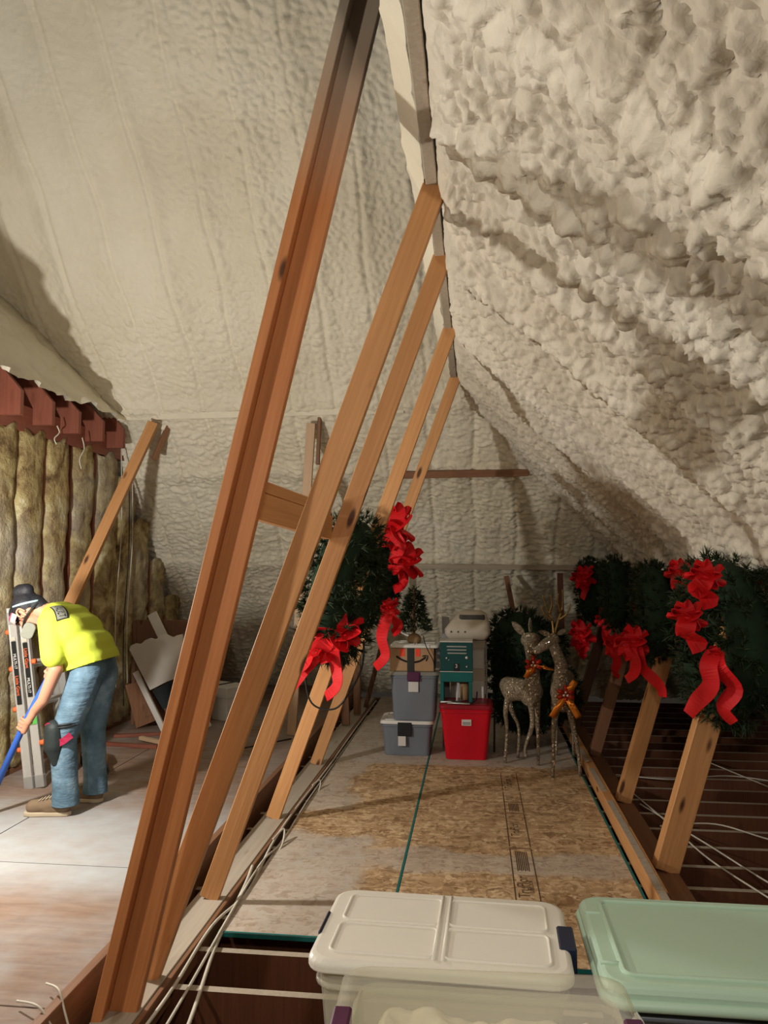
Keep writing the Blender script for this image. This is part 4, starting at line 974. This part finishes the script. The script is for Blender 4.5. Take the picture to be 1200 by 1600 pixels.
body += [(tuple(HC + ax * .012 - fc * .012), .086, tuple(HC + ax * .03 - fc * .02), .084), (tuple(HC - ax * .04 + fc * .035), .060, tuple(HC - ax * .095 + fc * .055), .034),
         (tuple(HC + fc * .075 + ax * .02), .02, tuple(HC + fc * .108 - ax * .012), .015)]
def curl_hand(caps, wrist, hc, pd, n1, out, r_=.021):
    """palm and five fingers closed around a pole of direction pd through hc; out = side the knuckles face"""
    w = Vector(wrist); hc = Vector(hc); n = Vector(n1); o = Vector(out)
    palm = hc - n * .026 + o * .020
    caps.append((tuple(w), .026, tuple(palm - pd * .025), .022)); caps.append((tuple(palm - pd * .035), .020, tuple(palm + pd * .034), .018))
    for i, L in enumerate((1.0, 1.08, 1.0, .85)):
        b = hc + pd * (-.034 + .0215 * i); ang = [-150, -100, -45, 10 + 25 * (L - 1)]; prev = None
        for j, a in enumerate(ang):
            a = radians(a * (1 if j < 2 else L)); p = b + (n * cos(a) - o * -1 * -sin(a) * -1) * 0 + n * (cos(a) * (r_ + .011)) + o * (-sin(a) * (r_ + .012))
            if prev is not None: caps.append((tuple(prev), .0098 - .0008 * j, tuple(p), .0092 - .0008 * j))
            prev = p
    tb = palm - pd * .02 - o * .02; caps.append((tuple(tb), .0125, tuple(hc - n * .02 - o * .034 - pd * .012), .0115)); caps.append((tuple(hc - n * .02 - o * .034 - pd * .012), .011, tuple(hc + n * .012 - o * .032 + pd * .008), .009))
n1 = Vector((-.91, 0, .41))
curl_hand(body, (-2.69, 4.495, .745), HP, d, n1, (0, -1, 0))
curl_hand(body, (-2.635, 4.60, .985), (-2.62, 4.545, .965), d, Vector((.91, 0, -.41)), (0, 1, 0))
sk = blobby('body', body, 'skin', man, .0055, 2)
# ear
bm = B(); e = HC + Vector((0, -.084, 0)) - fc * .0 - ax * .01
capsule(bm, e + ax * .022 - fc * .006, .014, e - ax * .016 + fc * .004, .010); tube(bm, spline([e - ax * .02 + fc * .012 + Vector((0, -.01, 0)), e + ax * .005 + fc * .024 + Vector((0, -.018, 0)), e + ax * .034 + fc * .004 + Vector((0, -.02, 0)), e + ax * .026 - fc * .022 + Vector((0, -.02, 0)), e - ax * .01 - fc * .02 + Vector((0, -.012, 0))], 5), .006, 6); obj('ear', bm, 'skin', man, True)
hair = [(tuple(HC + ax * .035 - fc * .03), .096, tuple(HC + ax * .03 - fc * .02), .092), (tuple(HC - ax * .02 - fc * .055), .070, tuple(HC - ax * .075 - fc * .05), .052), (tuple(HC + ax * .065 + fc * .03), .062, tuple(HC + ax * .06 + fc * .01), .07),
        ((-2.925, 4.69, 1.465), .050, (-2.885, 4.69, 1.475), .046), (tuple(HC + ax * .055 - fc * .065), .05, (-2.90, 4.69, 1.455), .05)]
blobby('hair', hair, 'hair', man, .009, 2)
bm = B(); c0 = HC + Vector((-.012, 0, .052))
nrm = Vector((-.28, 0, 1)).normalized(); u = nrm.cross(Vector((0, 1, 0))).normalized(); vv_ = nrm.cross(u)
tube(bm, [c0 + (u * cos(a) + vv_ * sin(a)) * .094 for a in [2 * pi * k / 24 for k in range(24)]], .007, 6, True); meta(obj('elastic_strap', bm, 'teal_band', man, True), 'pale teal head strap')
bm = B(); c0 = HC - ax * .005 + fc * .0
nrm = (ax * .95 - fc * .2).normalized(); u = nrm.cross(Vector((0, 1, 0))).normalized(); vv_ = nrm.cross(u)
tube(bm, [c0 - ax * .03 + (u * cos(a) * .095 + vv_ * sin(a) * .088) for a in [2 * pi * k / 24 for k in range(24)]], .007, 6, True); obj('mask_strap', bm, 'black', man, True)
mk = HC - ax * .045 + fc * .085
rs = blobby('respirator', [(tuple(mk), .055, tuple(mk + fc * .035 - ax * .01), .040), (tuple(mk + Vector((0, -.045, 0))), .026, tuple(mk + Vector((0, .045, 0))), .026)], 'black', man, .007, 2)
for sy in (-1, 1):
    c = mk + Vector((.035, .072 * sy, -.005)) + fc * .012
    Fm = frame(c, c + Vector((.35, sy, -.15)), tuple(-fc)); bm = B(); prism(bm, rrect(.075, .105, .03, 5), -.012, .016, Fm); fo = obj('filter_pad', bm, 'filter', man); bv = fo.modifiers.new('b', 'BEVEL'); bv.width = .006; bv.segments = 2
bm = B(); g = HC + ax * .045 + fc * .085
ribbon(bm, spline([g + Vector((0, -.08, 0)) - fc * .06, g + Vector((0, -.072, 0)) - fc * .01, g + Vector((0, -.03, 0)) + fc * .018, g + Vector((0, .03, 0)) + fc * .018, g + Vector((0, .072, 0)) - fc * .01, g + Vector((0, .08, 0)) - fc * .06], 4), .040, ax, .0015); gl = obj('safety_glasses', bm, 'lens', man, True)
bm = B(); tube(bm, spline([g + ax * .02 + Vector((0, -.08, 0)) - fc * .06, g + ax * .02 + Vector((0, -.072, 0)) - fc * .01, g + ax * .02 + Vector((0, 0, 0)) + fc * .022, g + ax * .02 + Vector((0, .072, 0)) - fc * .01], 5), .004, 6); obj('glasses_frame', bm, 'pinkred', gl, True)
# shirt
shirt = [((-2.42, 4.635, 1.035), .116, (-2.42, 4.805, 1.035), .116), ((-2.47, 4.635, 1.105), .132, (-2.47, 4.80, 1.105), .132), ((-2.50, 4.65, 1.03), .10, (-2.50, 4.79, 1.03), .10), ((-2.56, 4.62, 1.20), .132, (-2.56, 4.82, 1.20), .132),
         ((-2.63, 4.60, 1.275), .108, (-2.63, 4.84, 1.275), .108), ((-2.675, 4.66, 1.325), .078, (-2.675, 4.78, 1.325), .078), ((-2.63, 4.55, 1.265), .078, (-2.585, 4.50, 1.11), .074), ((-2.585, 4.50, 1.11), .074, (-2.575, 4.495, 1.08), .076), ((-2.655, 4.89, 1.265), .078, (-2.71, 4.925, 1.10), .074),
         ((-2.425, 4.64, .99), .118, (-2.425, 4.80, .99), .118), ((-2.47, 4.64, 1.0), .115, (-2.47, 4.80, 1.0), .115)]
shirt += [((-2.43, 4.64, .93), .116, (-2.43, 4.80, .93), .116), ((-2.50, 4.64, .94), .108, (-2.50, 4.80, .94), .108)]
sh = blobby('shirt', shirt, 'shirt', man, .009, 16, cuts=[((-2.61, 4.7, .955), (.30, 0, -.95))])
# printed badge on the upper back
bc = Vector((-2.56, 4.615, 1.355)); Fb = frame(bc, bc + Vector((.80, 0, -.60)), (.42, -.66, .62))
tr = None
# jeans
jeans = [((-2.435, 4.64, 1.01), .108, (-2.435, 4.80, 1.01), .108), ((-2.425, 4.64, .97), .108, (-2.425, 4.80, .97), .108), ((-2.43, 4.63, .94), .108, (-2.555, 4.60, .57), .082), ((-2.555, 4.60, .57), .082, (-2.535, 4.60, .30), .078), ((-2.535, 4.60, .30), .078, (-2.530, 4.60, .235), .080),
         ((-2.42, 4.81, .94), .106, (-2.49, 4.85, .57), .080), ((-2.49, 4.85, .57), .080, (-2.475, 4.86, .30), .074), ((-2.475, 4.86, .30), .074, (-2.47, 4.86, .24), .076)]
jeans += [((-2.53, 4.60, .24), .080, (-2.53, 4.60, .14), .086), ((-2.47, 4.86, .24), .076, (-2.47, 4.86, .14), .082)]
blobby('jeans', jeans, 'denim', man, .009, 9, cuts=[((0, 0, .163), (0, 0, -1))])
bm = B()
for z in (.66, .645): tube(bm, [(-2.53 + .088 * cos(a), 4.605 + .09 * sin(a), z + .01 * cos(a)) for a in [2 * pi * k / 20 for k in range(20)]], .007, 6, True)
obj('knee_strap', bm, 'black', man, True)
kp = blobby('knee_pad', [((-2.585, 4.55, .625), .062, (-2.58, 4.545, .53), .064), ((-2.58, 4.545, .53), .064, (-2.565, 4.55, .43), .035)], 'charcoal', man, .008, 3)
bm = B(); ribbon(bm, [(-2.535, 4.515, .55), (-2.50, 4.512, .57), (-2.465, 4.53, .60)], .04, (0, 0, 1), .003); meta(obj('strap_end', bm, 'pinkred', kp), 'crimson strap end')
bm = B(); ribbon(bm, [(-2.64, 4.54, .645), (-2.61, 4.515, .66), (-2.585, 4.51, .655)], .025, (0, 0, 1), .003); meta(obj('brand_tab', bm, 'pinkred', kp), 'crimson tab')
def shoe(x, y, z, rz, s=1.0):
    F_ = Matrix.Translation((x, y, z)) @ Matrix.Rotation(rz, 4, 'Z'); out = []
    pts = [(-.245, 0), (-.235, -.035), (-.19, -.052), (-.10, -.042), (0, -.038), (.035, -.03), (.048, 0), (.035, .03), (0, .036), (-.10, .045), (-.19, .05), (-.235, .035)]
    bm = B(); prism(bm, pts, 0, .026, F_); so = obj('shoe_sole', bm, 'sole', man); bv = so.modifiers.new('b', 'BEVEL'); bv.width = .006; bv.segments = 2
    P = lambda a: tuple(F_ @ Vector(a))
    up = blobby('shoe', [(P((-.19, 0, .048)), .044, P((-.12, 0, .055)), .044), (P((-.12, 0, .055)), .044, P((-.02, 0, .07)), .042), (P((-.03, 0, .075)), .044, P((.005, 0, .065)), .042), (P((-.0, 0, .05)), .042, P((-.10, 0, .04)), .042)], 'shoe', man, .007, 2)
    bm = B()
    for k in range(4): tube(bm, [F_ @ Vector((-.145 + .022 * k, -.03, .092 + .006 * k)), F_ @ Vector((-.135 + .022 * k, 0, .103 + .007 * k)), F_ @ Vector((-.145 + .022 * k, .03, .092 + .006 * k))], .0035, 5)
    obj('lace', bm, 'sole', up, True)
shoe(-2.53, 4.585, .101, .10); shoe(-2.46, 4.86, .101, -.04)
# the pole he holds
t = thing('blue_pole', 'blue metal pole held by the worker, sloping down to the left edge of the view', 'pole', (-3.1, 4.5, .1))
top = HP - d * .52; bot = HP + d * ((HP.z - .105) / .91); top.y += .06
bm = B(); tube(bm, [bot, HP, Vector((-2.62, 4.545, .965)), Vector((-2.565, 4.56, 1.09))], .020, 14); obj('pole_tube', bm, 'blue', t, True)
bm = B(); tube(bm, [bot, bot - d * .05], .023, 12); obj('end_ferrule', bm, 'blue', t, True)

# shirt badge: drawn on a curved patch that hugs the upper back
def badge():
    dg = bpy.context.evaluated_depsgraph_get(); ev = sh.evaluated_get(dg); inv = sh.matrix_world.inverted()
    e1 = Vector((.52, 0, -.855)).normalized(); ori = Vector((-2.565, 4.3, 1.345)); look = Vector((-.10, .55, -.42)).normalized()
    e2 = look.cross(e1).normalized()
    if e2.z < 0: e2 = -e2
    def hit(u_, v_):
        o_ = Vector((-2.595, 4.60, 1.315)) + e1 * u_ + e2 * v_ - look * .6
        ok, loc, nn, _ = ev.ray_cast(inv @ o_, look); return (loc + nn * .0025) if ok else None
    def sheet(name, me0, m, par, lift=0):
        me = me0; bad = []
        for v in me.vertices:
            p = hit(v.co.x, v.co.y)
            if p is None: return None
            v.co = p - look * lift
        me.materials.clear(); me.materials.append(M[m]); return put(name, me, par)
    def gridrect(x0, y0, x1, y1, n=14, skew=0):
        bm = B(); g = [[bm.verts.new((x0 + (x1 - x0) * i / n, y0 + (y1 - y0) * j / 4 + .012 * sin(pi * i / n), 0)) for j in range(5)] for i in range(n + 1)]
        for i in range(n):
            for j in range(4): bm.faces.new((g[i][j], g[i + 1][j], g[i + 1][j + 1], g[i][j + 1]))
        me = bpy.data.meshes.new('badge'); bm.to_mesh(me); bm.free(); return me
    a = sheet('badge_outline', gridrect(-.075, -.036, .075, .036), 'ink', man)
    if a:
        b_ = sheet('badge_field', gridrect(-.067, -.028, .067, .028), 'filter', a, .002)
        cu = bpy.data.curves.new('l', 'FONT'); cu.body = 'VAULT'; cu.size = .052; cu.align_x = 'CENTER'; cu.align_y = 'CENTER'
        to = bpy.data.objects.new('l', cu); COL.objects.link(to); me = bpy.data.meshes.new_from_object(to.evaluated_get(bpy.context.evaluated_depsgraph_get())); bpy.data.objects.remove(to)
        for v in me.vertices: v.co.x *= .75; v.co.y += .006
        if b_: sheet('badge_lettering', me, 'ink', b_, .004)
badge()

# ---------------------------------------------------------------- glitter deer
def deer(name, label, loc, yaw, bodyc, legs, neck, head, ears, antl, bowc, bt, tail):
    t = thing(name, label, 'deer', loc)
    blobby('body', bodyc + neck, 'glitter', t, .011, 2)
    blobby('head', head, 'glitter', t, .009, 2)
    for lg in legs:
        bm = B(); tube(bm, spline(lg, 4), .016, 8, radii=[.030 - .016 * min(1, k / (4 * (len(lg) - 1)) * 1.6) for k in range(4 * (len(lg) - 1) + 1)]); l_ = obj('leg', bm, 'glitter', t, True)
    for a, b, w in ears:
        bm = B(); a, b = Vector(a), Vector(b); ribbon(bm, [a, a * .75 + b * .25, a * .45 + b * .55, a * .15 + b * .85, b], w, (.6, .5, 0) if abs((b - a).x) < .02 else (.3, 0, 1), .004, widths=[w * .3, w * .85, w, w * .6, w * .1]); obj('ear', bm, 'glitter', t)
    for path in antl:
        bm = B(); tube(bm, spline(path, 4), .009, 6, radii=[.011 - .006 * k / (4 * (len(path) - 1)) for k in range(4 * (len(path) - 1) + 1)]); obj('antler', bm, 'gold', t, True)
    c = Vector(bowc); s = bt
    bm = B()
    for a in (25, 155, 205, 335, 90, 270):
        a = radians(a); dd = Vector((cos(a), -.15, sin(a))); q = Vector((-sin(a), 0, cos(a)))
        ribbon(bm, spline([c, c + dd * s * .5 + Vector((0, -.03, 0)), c + dd * s + Vector((0, -.012, 0)), c + dd * s * .6 + Vector((0, .01, 0)), c], 4), s * .42, q, .001)
    bw = obj('bow', bm, 'sat_red', t, True)
    for a in tail:
        bm = B(); ribbon(bm, spline([c + Vector((0, -.01, 0)), c * .5 + Vector(a) * .5 + Vector((0, -.03, 0)), Vector(a)], 4), .05, (.94, 0, -.3) if a[0] > c.x else (.94, 0, .3), .001); obj('ribbon_tail', bm, 'sat_orange', bw, True)
    for k in range(3):
        bm = B(); q = c + Vector((.016 * cos(radians(90 + 120 * k)), -.03, .016 * sin(radians(90 + 120 * k)))); bmesh.ops.create_uvsphere(bm, u_segments=10, v_segments=6, radius=.011, matrix=Matrix.Translation(q)); obj('pearl', bm, 'pearl', bw, True)
    bm = B()
    for z in (.42,):
        pass
    bm.free(); return t
deer('glitter_deer', 'smaller champagne glitter deer with leaf ears and a copper bow at its throat', (.4, 6.5, 0), 0,
     [((.30, 6.62, .60), .095, (.46, 6.48, .60), .09), ((.27, 6.64, .62), .075, (.30, 6.6, .58), .085), ((.46, 6.46, .63), .08, (.44, 6.46, .56), .08)],
     [[(.28, 6.58, .60), (.245, 6.56, .42), (.255, 6.58, .26), (.235, 6.55, .005)], [(.27, 6.72, .58), (.30, 6.72, .40), (.36, 6.74, .25), (.35, 6.72, .005)],
      [(.43, 6.42, .56), (.455, 6.42, .36), (.395, 6.42, .17), (.40, 6.40, .09)], [(.50, 6.50, .56), (.50, 6.52, .36), (.505, 6.52, .2), (.50, 6.50, .005)]],
     [((.46, 6.46, .64), .07, (.465, 6.44, .84), .048), ((.465, 6.44, .84), .048, (.435, 6.46, .99), .045)],
     [((.43, 6.47, 1.02), .062, (.47, 6.42, 1.0), .052), ((.465, 6.42, 1.0), .052, (.46, 6.37, .95), .036), ((.49, 6.46, 1.03), .04, (.47, 6.44, 1.04), .045)],
     [((.40, 6.47, 1.06), (.30, 6.45, 1.17), .06), ((.45, 6.48, 1.07), (.45, 6.5, 1.20), .035)], [], (.46, 6.355, .84), .07, [(.62, 6.33, .80), (.40, 6.34, .73)])
deer('glitter_deer', 'taller champagne glitter deer with gold antlers and a copper bow on its chest', (.7, 6.3, 0), 0,
     [((.68, 6.30, .62), .095, (.74, 6.75, .66), .10), ((.67, 6.26, .66), .085, (.68, 6.28, .56), .085), ((.74, 6.78, .66), .09, (.74, 6.74, .60), .09)],
     [[(.63, 6.22, .55), (.60, 6.2, .36), (.595, 6.18, .20), (.585, 6.16, .005)], [(.72, 6.24, .55), (.755, 6.22, .36), (.785, 6.22, .20), (.80, 6.22, .005)],
      [(.68, 6.8, .58), (.66, 6.84, .42), (.69, 6.9, .28), (.68, 6.86, .005)], [(.80, 6.8, .58), (.82, 6.84, .42), (.83, 6.9, .28), (.83, 6.86, .005)]],
     [((.67, 6.24, .66), .075, (.665, 6.20, .86), .05), ((.665, 6.20, .86), .05, (.60, 6.20, 1.03), .042)],
     [((.605, 6.20, 1.05), .052, (.54, 6.19, 1.01), .042), ((.54, 6.19, 1.01), .042, (.475, 6.18, .965), .030)],
     [((.585, 6.17, 1.09), (.49, 6.13, 1.12), .04), ((.64, 6.22, 1.09), (.71, 6.22, 1.13), .04)],
     [[(.61, 6.21, 1.09), (.60, 6.22, 1.20), (.56, 6.22, 1.30), (.53, 6.2, 1.40)], [(.60, 6.22, 1.20), (.545, 6.2, 1.25), (.515, 6.19, 1.31)], [(.58, 6.22, 1.25), (.60, 6.2, 1.33), (.59, 6.19, 1.40)],
      [(.62, 6.23, 1.09), (.655, 6.26, 1.20), (.69, 6.28, 1.30), (.69, 6.26, 1.44)], [(.655, 6.26, 1.20), (.72, 6.25, 1.25), (.75, 6.24, 1.33)], [(.675, 6.27, 1.26), (.65, 6.24, 1.34), (.655, 6.22, 1.41)]],
     (.685, 6.125, .645), .07, [(.575, 6.10, .47), (.78, 6.10, .47), (.76, 6.11, .745)])
